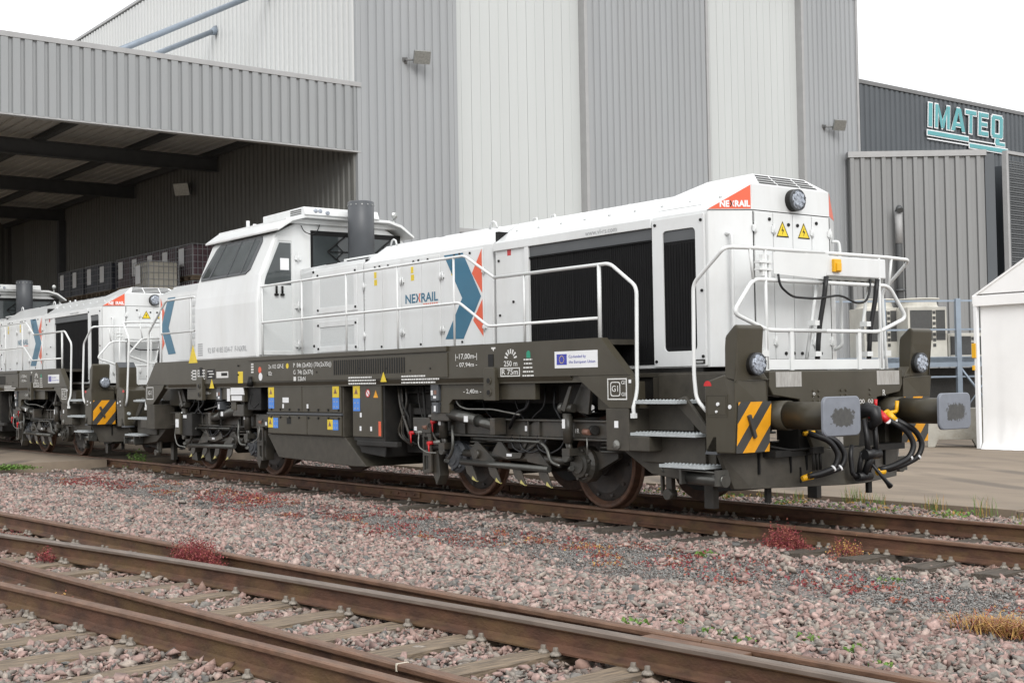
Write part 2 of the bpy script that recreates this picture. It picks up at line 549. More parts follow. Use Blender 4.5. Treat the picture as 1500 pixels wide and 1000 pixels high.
CAPH = 0.69
_gl = {}
def glyphs(s, bold=0.0, space=1.0, shear=0.0):
    key = (s, bold, space, shear)
    if key in _gl:
        return _gl[key]
    c = bpy.data.curves.new('t', 'FONT')
    c.body = s
    c.offset = bold
    c.space_character = space
    c.shear = shear
    c.resolution_u = 3
    o = bpy.data.objects.new('t', c)
    COL.objects.link(o)
    dg = bpy.context.evaluated_depsgraph_get()
    me = o.evaluated_get(dg).to_mesh()
    vs = [tuple(v.co) for v in me.vertices]
    fs = [tuple(p.vertices) for p in me.polygons]
    o.evaluated_get(dg).to_mesh_clear()
    bpy.data.objects.remove(o)
    bpy.data.curves.remove(c)
    _gl[key] = (vs, fs)
    return vs, fs

VX, VY, VZ = Vector((1, 0, 0)), Vector((0, 1, 0)), Vector((0, 0, 1))
def side(y):           # a plane seen from the camera's side of the track: coordinates (x, z)
    return (Vector((0, y, 0)), VX, VZ)
def front(x):          # a plane facing +X: coordinates (y, z)
    return (Vector((x, 0, 0)), VY, VZ)
def rect(x0, x1, y0, y1):
    return [(x0, y0), (x1, y0), (x1, y1), (x0, y1)]
def rr(x0, x1, y0, y1, r, k=4):
    P = []
    for cx, cy, a0 in ((x1-r, y0+r, -90), (x1-r, y1-r, 0), (x0+r, y1-r, 90), (x0+r, y0+r, 180)):
        for i in range(k+1):
            a = R_(a0+90*i/k)
            P.append((cx+r*math.cos(a), cy+r*math.sin(a)))
    return P
def tri(cx, cy, s):
    return [(cx-s*0.58, cy-s*0.5), (cx+s*0.58, cy-s*0.5), (cx, cy+s*0.5)]
def disc(cx, cy, r, n=16):
    return [(cx+r*math.cos(2*math.pi*i/n), cy+r*math.sin(2*math.pi*i/n)) for i in range(n)]

def tag(o, label=None, cat=None, group=None, kind=None):
    if label:
        o['label'] = label
    if cat:
        o['category'] = cat
    if group:
        o['group'] = group
    if kind:
        o['kind'] = kind
    return o
def thing(name, loc, label, cat, group=None):
    o = bpy.data.objects.new(name, None)
    o.empty_display_size = 0.3
    COL.objects.link(o)
    o.location = loc
    return tag(o, label, cat, group)
_kids = {}
def copy_tree(o, parent=None, kids=None):
    if kids is None:
        kids = {}
        for q in COL.objects:
            if q.parent is not None:
                kids.setdefault(q.parent.name, []).append(q)
    c = o.copy()
    COL.objects.link(c)
    if parent is not None:
        c.parent = parent
    for ch in kids.get(o.name, []):
        copy_tree(ch, c, kids)
    return c
# ================================================================== ground
def gravel_mat():
    m = mat('gravel_bed', (0.20, 0.165, 0.15), 0.95, var=0.5, scale=6)
    t = m.node_tree
    b = t.nodes['Principled BSDF']
    tc = t.nodes.new('ShaderNodeTexCoord')
    v = t.nodes.new('ShaderNodeTexVoronoi')
    v.inputs['Scale'].default_value = 26
    t.links.new(tc.outputs['Object'], v.inputs['Vector'])
    cr_ = t.nodes.new('ShaderNodeValToRGB')
    e = cr_.color_ramp.elements
    e[0].position, e[0].color = 0.0, (0.06, 0.055, 0.05, 1)
    e[1].position, e[1].color = 1.0, (0.34, 0.25, 0.22, 1)
    e.new(0.4).color = (0.14, 0.13, 0.12, 1)
    e.new(0.7).color = (0.26, 0.19, 0.17, 1)
    t.links.new(v.outputs['Color'], cr_.inputs[0])
    t.links.new(cr_.outputs[0], b.inputs['Base Color'])
    bp = t.nodes.new('ShaderNodeBump')
    bp.inputs['Strength'].default_value = 1.0
    bp.inputs['Distance'].default_value = 0.03
    bp.invert = True
    t.links.new(v.outputs['Distance'], bp.inputs['Height'])
    t.links.new(bp.outputs[0], b.inputs['Normal'])
    return m
M['gravel_bed'] = gravel_mat()

def stone_mat(name, stops, rough=0.85):
    m = bpy.data.materials.new(name)
    m.use_nodes = True
    t = m.node_tree
    b = t.nodes['Principled BSDF']
    b.inputs['Roughness'].default_value = rough
    at = t.nodes.new('ShaderNodeAttribute')
    at.attribute_name = 'tone'
    cr_ = t.nodes.new('ShaderNodeValToRGB')
    cr_.color_ramp.interpolation = 'CONSTANT'
    e = cr_.color_ramp.elements
    e[0].position, e[0].color = 0.0, (*stops[0][1], 1)
    e[1].position, e[1].color = stops[1][0], (*stops[1][1], 1)
    for p_, c_ in stops[2:]:
        e.new(p_).color = (*c_, 1)
    t.links.new(at.outputs['Fac'], cr_.inputs[0])
    tc = t.nodes.new('ShaderNodeTexCoord')
    n = t.nodes.new('ShaderNodeTexNoise')
    n.inputs['Scale'].default_value = 45
    n.inputs['Detail'].default_value = 5
    t.links.new(tc.outputs['Object'], n.inputs['Vector'])
    mm = t.nodes.new('ShaderNodeMix')
    mm.data_type = 'RGBA'
    mm.blend_type = 'MULTIPLY'
    mm.inputs[0].default_value = 0.75
    r_ = t.nodes.new('ShaderNodeValToRGB')
    r_.color_ramp.elements[0].position, r_.color_ramp.elements[0].color = 0.3, (0.55, 0.55, 0.55, 1)
    r_.color_ramp.elements[1].position, r_.color_ramp.elements[1].color = 0.7, (1.15, 1.12, 1.1, 1)
    t.links.new(n.outputs['Fac'], r_.inputs[0])
    t.links.new(cr_.outputs[0], mm.inputs[6])
    t.links.new(r_.outputs[0], mm.inputs[7])
    ar = t.nodes.new('ShaderNodeAttribute')
    ar.attribute_name = 'rust'
    m2 = t.nodes.new('ShaderNodeMix')
    m2.data_type = 'RGBA'
    t.links.new(ar.outputs['Fac'], m2.inputs[0])
    t.links.new(mm.outputs[2], m2.inputs[6])
    m2.inputs[7].default_value = (0.15, 0.085, 0.055, 1)
    t.links.new(m2.outputs[2], b.inputs['Base Color'])
    return m
PINK = [(0, (0.368, 0.252, 0.224)), (.14, (0.432, 0.307, 0.274)), (.28, (0.316, 0.223, 0.197)), (.38, (0.242, 0.214, 0.189)), (.50, (0.297, 0.269, 0.238)), (.59, (0.206, 0.195, 0.178)), (.68, (0.364, 0.313, 0.271)), (.79, (0.137, 0.137, 0.132)), (.86, (0.263, 0.179, 0.160)), (.95, (0.468, 0.365, 0.323))]
OLD = [(0, (.34, .23, .205)), (.12, (.40, .27, .24)), (.26, (.29, .20, .175)), (.36, (.22, .195, .175)), (.50, (.27, .245, .22)), (.60, (.17, .165, .155)), (.72, (.33, .29, .25)), (.80, (.115, .12, .12)), (.90, (.24, .165, .145)), (.96, (.44, .36, .31))]
GREY = [(0, (.17, .168, .162)), (.2, (.24, .236, .226)), (.45, (.29, .285, .272)), (.65, (.20, .196, .186)), (.8, (.35, .335, .315)), (.92, (.31, .225, .20))]
M['ballast_stone'] = stone_mat('ballast_stone', PINK)
M['grit_stone'] = stone_mat('grit_stone', GREY)

# rail lines: y of the head centre as a function of x
RA = lambda x: -5.314+.0573*(x-4.07)
RB = lambda x: RA(x)-(.18+.0062*min(x-4.4, 0)**2) if x < 4.4 else RA(x)-.18
RC = lambda x: RA(x)-1.508
RD = lambda x: RB(x)-1.518
FGZ = 0.02
APRON_X, YARD_Y = -18.6, 2.85

def bed_h(x, y):
    """height of the ballast surface"""
    if y > -1.55:
        h = -.205
        if abs(y) < .62:
            h = -.20
        if y > 1.3:
            h = -.19
    elif y > -3.1:
        h = -.205
    elif y > -5.314+.0573*(x-4.07)+.02:
        h = -.205+.115*min(1, (-3.1-y)/1.9)*min(1, max(.35, (x+14)/14))
    else:
        h = -.20
    return h+.018*math.sin(x*1.7+y*2.3)+.012*math.sin(x*3.1-y*4.1)

tag(MB().add([(-600, -600, -.42), (600, -600, -.42), (600, 600, -.42), (-600, 600, -.42)], [(0, 1, 2, 3)]).build('ground', 'base_earth'), kind='structure')
mb = MB()
gx = [APRON_X-.3+i*.25 for i in range(int((15-APRON_X)/.25)+1)]
gy = [-16+j*.2 for j in range(int((YARD_Y+.15+16)/.2)+1)]
mb.add([(x, y, bed_h(x, y)-.03) for x in gx for y in gy], [(i*len(gy)+j, (i+1)*len(gy)+j, (i+1)*len(gy)+j+1, i*len(gy)+j+1) for i in range(len(gx)-1) for j in range(len(gy)-1)])
tag(mb.build('ballast_bed', 'gravel_bed', recalc=False), kind='structure')
# concrete: the apron in front of the hall (with the track let into it) and the yard behind the locomotive
mb = MB()
for y0, y1 in ((-60, -.83), (-.665, .665), (.83, 60)):
    mb.box(-62, APRON_X, y0, y1, -.40, -.012 if abs(y0) > .7 and abs(y1) > .7 else -.03)
for s in (-1, 1):
    mb.box(-62, APRON_X, s*.7475-.09, s*.7475+.09, -.40, -.16)
tag(mb.build('concrete_apron', 'concrete'), kind='structure')
mb = MB()
for i in range(12):
    x0 = -18.58+i*6.0
    for j in range(6):
        y0 = YARD_Y+j*6.3
        mb.box(x0, x0+5.985, y0, y0+6.285, -.40, -.115+.006*((i*7+j*3) % 3))
tag(mb.build('concrete_yard', 'concrete', bevel=.006), kind='structure')

# ---- stones
rng = np.random.default_rng(4)
def stone_protos(n, seed, verts=11):
    rr_ = np.random.default_rng(seed)
    out_ = []
    for k in range(n):
        b = bmesh.new()
        p_ = rr_.normal(size=(verts, 3))
        p_ /= np.linalg.norm(p_, axis=1)[:, None]
        p_ *= rr_.uniform(.78, 1.1, size=(verts, 1))
        p_ *= np.array([1.15, rr_.uniform(.60, .95), rr_.uniform(.34, .66)])
        for q_ in p_:
            b.verts.new(q_)
        res = bmesh.ops.convex_hull(b, input=b.verts)
        bmesh.ops.delete(b, geom=[v for v in b.verts if not v.link_faces], context='VERTS')
        bmesh.ops.triangulate(b, faces=b.faces)
        bmesh.ops.recalc_face_normals(b, faces=b.faces)
        b.verts.ensure_lookup_table()
        out_.append((np.array([v.co for v in b.verts]), np.array([[v.index for v in f.verts] for f in b.faces])))
        b.free()
    return out_
def rots(n, full=True):
    qv = rng.normal(size=(n, 4))
    if not full:
        qv[:, 1:3] *= .28
    qv /= np.linalg.norm(qv, axis=1)[:, None]
    w_, x, y, z = qv.T
    return np.stack([np.stack([1-2*(y*y+z*z), 2*(x*y-z*w_), 2*(x*z+y*w_)], -1), np.stack([2*(x*y+z*w_), 1-2*(x*x+z*z), 2*(y*z-x*w_)], -1), np.stack([2*(x*z-y*w_), 2*(y*z+x*w_), 1-2*(x*x+y*y)], -1)], 1)
def scatter(name, pts, sizes, protos, material, kind='stuff', rust=None):
    n = len(pts)
    which = rng.integers(0, len(protos), n)
    Rm = rots(n, False)
    V, F, TN, RU = [], [], [], []
    rust = np.zeros(n) if rust is None else rust
    off = 0
    tone = rng.random(n)
    for k, (pv, pf) in enumerate(protos):
        idx = np.where(which == k)[0]
        if not len(idx):
            continue
        v = np.einsum('nij,vj->nvi', Rm[idx], pv)*sizes[idx][:, None, None]+pts[idx][:, None, :]
        f = pf[None]+(np.arange(len(idx))*len(pv))[:, None, None]+off
        V.append(v.reshape(-1, 3))
        F.append(f.reshape(-1, 3))
        TN.append(np.repeat(tone[idx], len(pf)))
        RU.append(np.repeat(rust[idx], len(pf)))
        off += len(idx)*len(pv)
    V, F, TN = np.concatenate(V).astype(np.float32), np.concatenate(F).astype(np.int32), np.concatenate(TN).astype(np.float32)
    me = bpy.data.meshes.new(name)
    me.vertices.add(len(V))
    me.vertices.foreach_set('co', V.ravel())
    me.loops.add(len(F)*3)
    me.loops.foreach_set('vertex_index', F.ravel())
    me.polygons.add(len(F))
    me.polygons.foreach_set('loop_start', np.arange(len(F), dtype=np.int32)*3)
    me.polygons.foreach_set('loop_total', np.full(len(F), 3, dtype=np.int32))
    me.update(calc_edges=True)
    at = me.attributes.new('tone', 'FLOAT', 'FACE')
    at.data.foreach_set('value', TN)
    at = me.attributes.new('rust', 'FLOAT', 'FACE')
    at.data.foreach_set('value', np.concatenate(RU).astype(np.float32))
    me.materials.append(M[material])
    o = bpy.data.objects.new(name, me)
    COL.objects.link(o)
    return tag(o, kind=kind)

# sleepers first, so that stones keep clear of them
SLEEP_FG = []     # (x, y, angle, half length, half width)
SLEEP_LOCO = []
rg = random.Random(3)
x = -13.5
while x < 6.5:
    yc = -6.72+.075*(x-1)+rg.uniform(-.06, .06)
    SLEEP_FG.append((x+rg.uniform(-.03, .03), yc, .085+rg.uniform(-.03, .03), 1.56+rg.uniform(-.12, .10), .125+rg.uniform(-.012, .012)))
    x += .665
x = -18.2
while x < 7.5:
    SLEEP_LOCO.append((x+rg.uniform(-.04, .04), rg.uniform(-.05, .05), rg.uniform(-.03, .03), 1.30+rg.uniform(-.05, .06), .125))
    x += .64

def view_mask(P, margin=0.09):
    v = P-np.array(CAMP)
    z = v @ np.array(d)
    a = (v @ np.array(r2))/np.maximum(z, .1)*FPX/1500
    b_ = (v @ np.array(u2))/np.maximum(z, .1)*FPX/1500
    return (z > 1.0) & (np.abs(a) < .5+margin) & (b_ > -.333-margin), z
def clear(P, sl, pad=.0):
    ok = np.ones(len(P), bool)
    for (sx_, sy_, an, hl, hw) in sl:
        c_, s_ = math.cos(an), math.sin(an)
        dx, dy = P[:, 0]-sx_, P[:, 1]-sy_
        u_ = dx*c_+dy*s_
        v_ = -dx*s_+dy*c_
        ok &= ~((np.abs(u_) < hw+pad) & (np.abs(v_) < hl+pad))
    return ok
protoA = stone_protos(26, 1, 9)
protoB = stone_protos(10, 2, 7)
def field(x0, x1, y0, y1, dens):
    n = int((x1-x0)*(y1-y0)*dens)
    P = np.zeros((n, 3))
    P[:, 0] = rng.uniform(x0, x1, n)
    P[:, 1] = rng.uniform(y0, y1, n)
    return P
vf = np.vectorize
RAv, RBv, RCv, RDv = vf(RA), vf(RB), vf(RC), vf(RD)
P = field(APRON_X+.05, 9, -12, YARD_Y-.02, 1800)
ok, z = view_mask(P)
keep = ok & (rng.random(len(P)) < np.clip(1.45*(9.5/np.maximum(z, 1))**1.15, .16, 1))
P, z = P[keep], z[keep]
y_, x_ = P[:, 1], P[:, 0]
# the strip of fine grit between the tracks carries few large stones
gc = -2.38+.10*np.sin(x_*.9)+.07*np.sin(x_*2.3+1)
gw = .66+.12*np.sin(x_*.6+2)
strip = np.abs(y_-gc) < gw
keep = ~strip | (rng.random(len(P)) < .07)
# between the running rails of the near line, and inside the locomotive's track
fg = (y_ < RAv(x_)+.10) & (y_ > RDv(x_)-1.6)
keep &= ~fg | clear(P, SLEEP_FG, .008) | (rng.random(len(P)) < .014)
lt = np.abs(y_) < 1.45
keep &= ~lt | clear(P, SLEEP_LOCO, -.01) | (rng.random(len(P)) < .10)
for fn in (RAv, RBv, RCv, RDv):
    keep &= np.abs(y_-fn(x_)) > .085
keep &= np.abs(np.abs(y_)-.7525) > .085
P, z = P[keep], z[keep]
size = np.clip(rng.lognormal(math.log(.0245), .40, len(P)), .009, .060)*np.clip(.86+z*.018, 1, 1.5)
h = np.array([bed_h(a, b_) for a, b_ in P[:, :2]])
fgm = (P[:, 1] < RAv(P[:, 0])+.08)
h = np.where(fgm, -.172+.012*np.sin(P[:, 0]*2.1)+.02*(np.abs(P[:, 1]-RAv(P[:, 0])+.75) > .78), h)
P[:, 2] = h-.012+rng.uniform(-.02, .032, len(P))
near = np.min(np.stack([np.abs(P[:, 1]-fn(P[:, 0])) for fn in (RAv, RBv, RCv, RDv)]+[np.abs(np.abs(P[:, 1])-.7525)]), 0)
scatter('ballast_stones', P, size, protoA, 'ballast_stone', rust=np.clip(1-(near-.08)/.30, 0, 1)*rng.uniform(.15, .75, len(P)))
# fine grit
G_ = field(-17, 7, -3.3, -1.5, 3400)
ok, z = view_mask(G_)
gc = -2.38+.10*np.sin(G_[:, 0]*.9)+.07*np.sin(G_[:, 0]*2.3+1)
gw = .74+.12*np.sin(G_[:, 0]*.6+2)
dn = np.clip(1.3-np.abs(G_[:, 1]-gc)/gw, 0, 1)
ok &= rng.random(len(G_)) < dn*np.clip(12/z, .3, 1)
G_ = G_[ok]
G_[:, 2] = -.215+rng.uniform(-.006, .012, len(G_))
scatter('grit_stones', G_, np.clip(rng.lognormal(math.log(.0115), .35, len(G_)), .005, .024), protoB, 'grit_stone')
print('stones', len(P), len(G_))

# ---- rails, sleepers
def rail_profile():
    H = [(.070, 0), (.070, .011), (.018, .026), (.0085, .040), (.0085, .112), (.030, .122), (.035, .130), (.035, .150), (.028, .159)]
    return H+[(-a, b) for a, b in H[::-1]]
def rail(name, xs, yf, ztop, label, top='rail_top_rust'):
    prof = rail_profile()
    n = len(prof)
    mb = MB()
    vs = []
    for x in xs:
        e = .01
        tx = Vector((2*e, yf(x+e)-yf(x-e), 0)).normalized()
        nx = Vector((-tx.y, tx.x, 0))
        for a, b in prof:
            p_ = Vector((x, yf(x), ztop-.159+b))+nx*a
            vs.append(p_)
    fs_, mi = [], []
    o_ = len(xs)
    for i in range(o_-1):
        for k in range(n):
            fs_.append((i*n+k, i*n+(k+1) % n, (i+1)*n+(k+1) % n, (i+1)*n+k))
            mi.append(1 if k in (6, 7, 8, 9, 10) else 0)
    mb.add(vs, fs_)
    mb.mi = mi
    mb.add(vs[:n], [tuple(range(n))[::-1]])
    mb.add(vs[-n:], [tuple(range(n))])
    o = mb.build(name, ['rail_rust', top])
    return tag(o, label, 'rail', 'steel rails')
def lin(a, b, s):
    n = max(1, int(abs(b-a)/s))
    return [a+(b-a)*i/n for i in range(n+1)]
for s, lb in ((-1, 'rusty rail under the wheels on the near side of the locomotives'), (1, 'rusty rail under the far side of the locomotives, against the concrete')):
    ro = rail('rail', lin(-60, 16, 2), lambda x, s=s: s*.7525, 0, lb)
    mb = MB()
    for xj in (-7.55, 5.4, -14.6):
        for q in (-1, 1):
            mb.box(xj-.42, xj+.42, s*.7525+q*.012, s*.7525+q*.036, -.12, -.042)
            for k in (-.3, -.1, .1, .3):
                mb.cyl((xj+k, s*.7525+q*.036, -.08), (xj+k, s*.7525+q*.052, -.08), .016, n=6)
    for m_ in clusters(mb, .12):
        m_.build('fishplate', 'rail_rust', ro, .003)
fa = rail('rail', lin(-40, 2.62, 1)+[2.625], RA, FGZ, 'brown straight rail beside the pink ballast bank, ending at a joint by the spacer block')
rail('rail', lin(2.632, 12, 1), RA, FGZ, 'short brown rail beyond the joint, continuing the straight rail beside the ballast bank')
rail('rail', lin(-40, 12, .5), RB, FGZ, 'worn rail with a shiny greyish top, curving in close beside the straight brown rail', 'rail_top_worn')
fc = rail('rail', lin(-40, 12, 1), RC, FGZ, 'brown rail with a thin white joint line across its head')
rail('rail', lin(-40, 12, .5), RD, FGZ, 'mossy brown rail with a dusty foot, beside the exposed weathered sleeper ends')
MB().box(2.03, 2.042, RC(2.04)-.0365, RC(2.04)+.0365, FGZ-.036, FGZ+.0015).build('joint_insert', 'rail_white_joint', fc)
MB().prism([(2.28, RA(2.28)-.04), (2.98, RA(2.98)-.04), (2.98, RB(2.98)+.045), (2.28, RB(2.28)+.045)], 'z', FGZ-.10, FGZ-.012).build('spacer_block', 'rail_top_rust', fa, .006)

def screw(mb, x, y, z):
    mb.lathe([(.033, 0), (.033, .006), (.026, .016), (.017, .022), (.015, .044), (.001, .046)], (x, y, z), VZ, 8, closed=False)
_s = MB()
screw(_s, 0, 0, 0)
_o = _s.build('coach_screw', 'screw_steel')
SCREW = _o.data
bpy.data.objects.remove(_o)
def sleeper(x, y, an, hl, hw, zt, rails, seed, label, group, wood='timber'):
    rq = random.Random(seed)
    e = thing('wooden_sleeper', (x, y, zt-.14), label, 'sleeper', group)
    c_, s_ = math.cos(an), math.sin(an)
    mb = MB()
    n = 9
    top_, bot = [], []
    pts = []
    for i in range(n+1):
        t = -hl+2*hl*i/n
        w0, w1 = hw*rq.uniform(.93, 1.04), hw*rq.uniform(.93, 1.04)
        for a, zz in ((-w0, 0), (-w0*.96, 1), (-w0*.3, 1), (w1*.35, 1), (w1*.95, 1), (w1, 0)):
            pts.append((a, t, zz, rq.uniform(-.008, .004)))
    vs = [(x+a*c_-t*s_, y+a*s_+t*c_, (zt+j) if zz else zt-.15) for a, t, zz, j in pts]
    k = 6
    fs_ = [(i*k+q, i*k+(q+1) % k, (i+1)*k+(q+1) % k, (i+1)*k+q) for i in range(n) for q in range(k)]
    mb.add(vs, fs_)
    mb.add(vs[:k], [tuple(range(k))[::-1]])
    mb.add(vs[-k:], [tuple(range(k))])
    mb.build('beam', wood, e)
    for ry in rails:
        for q in (-1, 1):
            for kx in ((-.055, .055) if rq.random() < .7 else (0.02,)):
                o_ = bpy.data.objects.new('coach_screw', SCREW)
                COL.objects.link(o_)
                o_.parent = e
                o_.location = (kx, ry+q*.105-y, .142)
    return e
def seen(sl_):
    return any(view_mask(np.array([[sl_[0], sl_[1]+t, -.15]]), .03)[0][0] for t in (-1.5, -.75, 0, .75, 1.5))
for i, sl_ in enumerate(SLEEP_FG):
    if not seen(sl_):
        continue
    sleeper(*sl_, -.140, [RA(sl_[0]), RB(sl_[0]), RC(sl_[0]), RD(sl_[0])], i, 'weathered light grey wooden sleeper under the four curving rails', 'sleepers under the four curving rails')
for i, sl_ in enumerate(SLEEP_LOCO):
    if not seen(sl_):
        continue
    sleeper(*sl_, -.160, [-.7525, .7525], 100+i, 'dark wooden sleeper half buried under the locomotive track', 'sleepers under the locomotives', 'timber_dark')

# ---- plants
def weed(name, x, y, z, R, H, n, mats, label, cat, group=None, seed=0, leaf=.016, spread=1.0, stems=True):
    rq = random.Random(seed)
    mb = MB()
    for i in range(n):
        a = rq.uniform(0, 6.283)
        rad = R*math.sqrt(rq.random())
        px, py = x+rad*math.cos(a), y+rad*math.sin(a)
        hh_ = H*(1-.55*(rad/R)**2)*rq.uniform(.35, 1.1)
        lean = Vector((math.cos(a)*spread*rq.uniform(.1, .6), math.sin(a)*spread*rq.uniform(.1, .6), 1)).normalized()
        b0 = Vector((px, py, z))
        b1 = b0+lean*hh_
        if stems:
            sd_ = Vector((rq.uniform(-1, 1), rq.uniform(-1, 1), 0)).normalized()*.0022
            mb.add([b0-sd_, b0+sd_, b1], [(0, 1, 2)], rq.randrange(len(mats)))
        for k in range(rq.randint(2, 5)):
            t = rq.uniform(.25, 1.0)
            c = b0+(b1-b0)*t
            dv = Vector((rq.uniform(-1, 1), rq.uniform(-1, 1), rq.uniform(-.4, .8))).normalized()
            wv = dv.orthogonal().normalized()
            l_ = leaf*rq.uniform(.6, 1.5)
            mb.add([c, c+dv*l_*.5+wv*l_*.35, c+dv*l_, c+dv*l_*.5-wv*l_*.35], [(0, 1, 2, 3)], rq.randrange(len(mats)))
    o = mb.build(name, mats, recalc=False)
    return tag(o, label, cat, group)
RED = ['weed_red', 'weed_red', 'weed_rust']
def big_bush(name, cx, cy, z, L_, W_, H, n, mats, label, cat, seed, ang=0.0, leaf=.014):
    rq = random.Random(seed)
    mb = MB()
    for i in range(n):
        u_, v_ = rq.gauss(0, .42), rq.gauss(0, .42)
        px = cx+u_*L_*math.cos(ang)-v_*W_*math.sin(ang)
        py = cy+u_*L_*math.sin(ang)+v_*W_*math.cos(ang)
        hh_ = H*max(.25, 1-.5*(u_*u_+v_*v_)*2)*rq.uniform(.4, 1.12)
        b0 = Vector((px, py, z))
        b1 = b0+Vector((rq.uniform(-.35, .35), rq.uniform(-.35, .35), 1)).normalized()*hh_
        sd_ = Vector((rq.uniform(-1, 1), rq.uniform(-1, 1), 0)).normalized()*.0022
        mb.add([b0-sd_, b0+sd_, b1], [(0, 1, 2)], rq.randrange(len(mats)))
        for k in range(6):
            t = rq.uniform(.2, 1.0)
            c = b0+(b1-b0)*t+Vector((rq.uniform(-1, 1), rq.uniform(-1, 1), rq.uniform(-.5, .5)))*.018
            dv = Vector((rq.uniform(-1, 1), rq.uniform(-1, 1), rq.uniform(-.4, .8))).normalized()
            wv = dv.orthogonal().normalized()
            l_ = leaf*rq.uniform(.6, 1.5)
            mb.add([c, c+dv*l_*.5+wv*l_*.35, c+dv*l_, c+dv*l_*.5-wv*l_*.35], [(0, 1, 2, 3)], rq.randrange(len(mats)))
    return tag(mb.build(name, mats, recalc=False), label, cat)
big_bush('red_weed', -2.72, (RA(-2.72)+RB(-2.72))/2+.03, -.15, .56, .13, .33, 1500, RED, 'dense crimson weed filling the gap between two rusty rails', 'weed', 1, .06)
big_bush('red_weed', -.62, -1.0, -.19, .30, .17, .25, 520, RED, 'bushy crimson weed growing against the near rail of the locomotive track', 'weed', 2)
big_bush('red_weed', .10, -.98, -.19, .26, .12, .19, 110, ['weed_rust', 'weed_dry', 'weed_red'], 'thin rusty weed beside the locomotive rail, right of the bushy one', 'weed', 3)
big_bush('red_weed', -4.4, (RB(-4.4)+RC(-4.4))/2+.25, -.13, .12, .10, .14, 70, RED, 'small red tuft between two weathered grey sleepers', 'weed', 4)
big_bush('red_weed', -1.75, (RC(-1.75)+RD(-1.75))/2, -.14, .28, .06, .14, 70, ['weed_rust', 'weed_dry'], 'sparse rusty weed between the white-jointed rail and the mossy rail', 'weed', 5)
big_bush('red_weed', -6.4, (RA(-6.4)+RB(-6.4))/2, -.14, .9, .15, .13, 110, ['weed_rust', 'weed_red'], 'straggling reddish weeds in the gap between the straight and the shiny rail', 'weed', 6, .06)
rq = random.Random(21)
for i in range(120):
    x = rq.uniform(-16.5, 4.6)
    y = -2.3+rq.gauss(0, .48)+(.25 if x < -8 else 0)
    if not view_mask(np.array([[x, y, -.2]]), 0.0)[0][0] or y > -1.05:
        continue
    col = [RED, ['weed_rust'], ['weed_red', 'weed_rust', 'weed_dry']][rq.randrange(3)]
    R_w = rq.uniform(.05, .22)
    weed('red_weed', x, y, -.215, R_w, rq.uniform(.03, .07), int(14+R_w*190), col, 'low red weed clump on the grey grit strip between the tracks', 'weed', 'red weeds on the grit strip', 50+i)
for i in range(46):
    x = rq.uniform(-17.5, -6.0)
    y = rq.uniform(-3.0, -.95)
    if not view_mask(np.array([[x, y, -.2]]), 0.0)[0][0]:
        continue
    weed('red_weed', x, y, -.21, rq.uniform(.08, .25), rq.uniform(.04, .09), 30, ['weed_rust', 'weed_red'], 'rusty weed patch on the gravel towards the concrete apron', 'weed', 'rusty weeds near the apron', 150+i)
big_bush('green_weed', -17.6, -.55, -.19, .35, .30, .42, 150, ['weed_green', 'grass_green'], 'leafy green weed where the track leaves the concrete', 'weed', 7, 0, .03)
big_bush('green_weed', -18.3, -2.9, -.10, .7, .2, .10, 260, ['weed_green', 'grass_green'], 'bright green moss patch at the edge of the concrete apron', 'weed', 8, 1.57, .03)
for i, (x, y, R_w) in enumerate(((2.05, -4.75, .06), (1.6, -4.6, .05), (1.55, -4.95, .11), (2.6, -4.55, .07), (2.4, -4.85, .06), (3.35, -4.85, .05), (3.0, -4.6, .05), (1.1, -1.75, .12), (-.9, -1.75, .10), (4.35, -5.1, .04))):
    weed('green_weed', x, y, bed_h(x, y)-.01, R_w, .045, int(30+300*R_w), ['weed_green', 'grass_green'], 'small green weed among the pink ballast stones', 'weed', 'green weeds in the ballast', 300+i, .024)
def grass(name, cx, cy, z, L_, W_, H, n, mats, label, seed, flat=0.3):
    rq = random.Random(seed)
    mb = MB()
    for i in range(n):
        b0 = Vector((cx+rq.gauss(0, .4)*L_, cy+rq.gauss(0, .4)*W_, z))
        a = rq.uniform(0, 6.283)
        hh_ = H*rq.uniform(.4, 1.1)
        out_ = Vector((math.cos(a), math.sin(a), 0))*hh_*flat*rq.uniform(.3, 1.6)
        b1, b2 = b0+out_*.4+VZ*hh_*.6, b0+out_+VZ*hh_*(.95-flat*.3)
        sd_ = Vector((-math.sin(a), math.cos(a), 0))*.003
        mi = rq.randrange(len(mats))
        mb.add([b0-sd_, b0+sd_, b1+sd_*.8, b1-sd_*.8, b2], [(0, 1, 2, 3), (3, 2, 4)], mi)
    return tag(mb.build(name, mats, recalc=False), label, 'grass')
grass('dry_grass', 3.0, -3.15, -.19, .42, .16, .15, 700, ['weed_dry', 'weed_dry', 'weed_rust'], 'tuft of straw-yellow dry grass lying on the grit strip', 9, 1.3)
for i, (x, y, n, H) in enumerate(((-2.7, 2.75, 90, .30), (-2.35, 2.7, 60, .24), (-3.6, 2.7, 40, .2), (-1.6, 2.75, 50, .26), (-.9, 2.7, 40, .30), (-4.2, 2.75, 40, .16), (-.3, 2.5, 40, .14))):
    grass('grass_tuft', x, y, -.2, .22, .10, H, n, ['grass_green', 'weed_green', 'weed_dry'], 'thin green grass tuft along the concrete edge behind the buffers', 60+i)['group'] = 'grass tufts along the concrete edge'
rq = random.Random(8)
mb = MB()
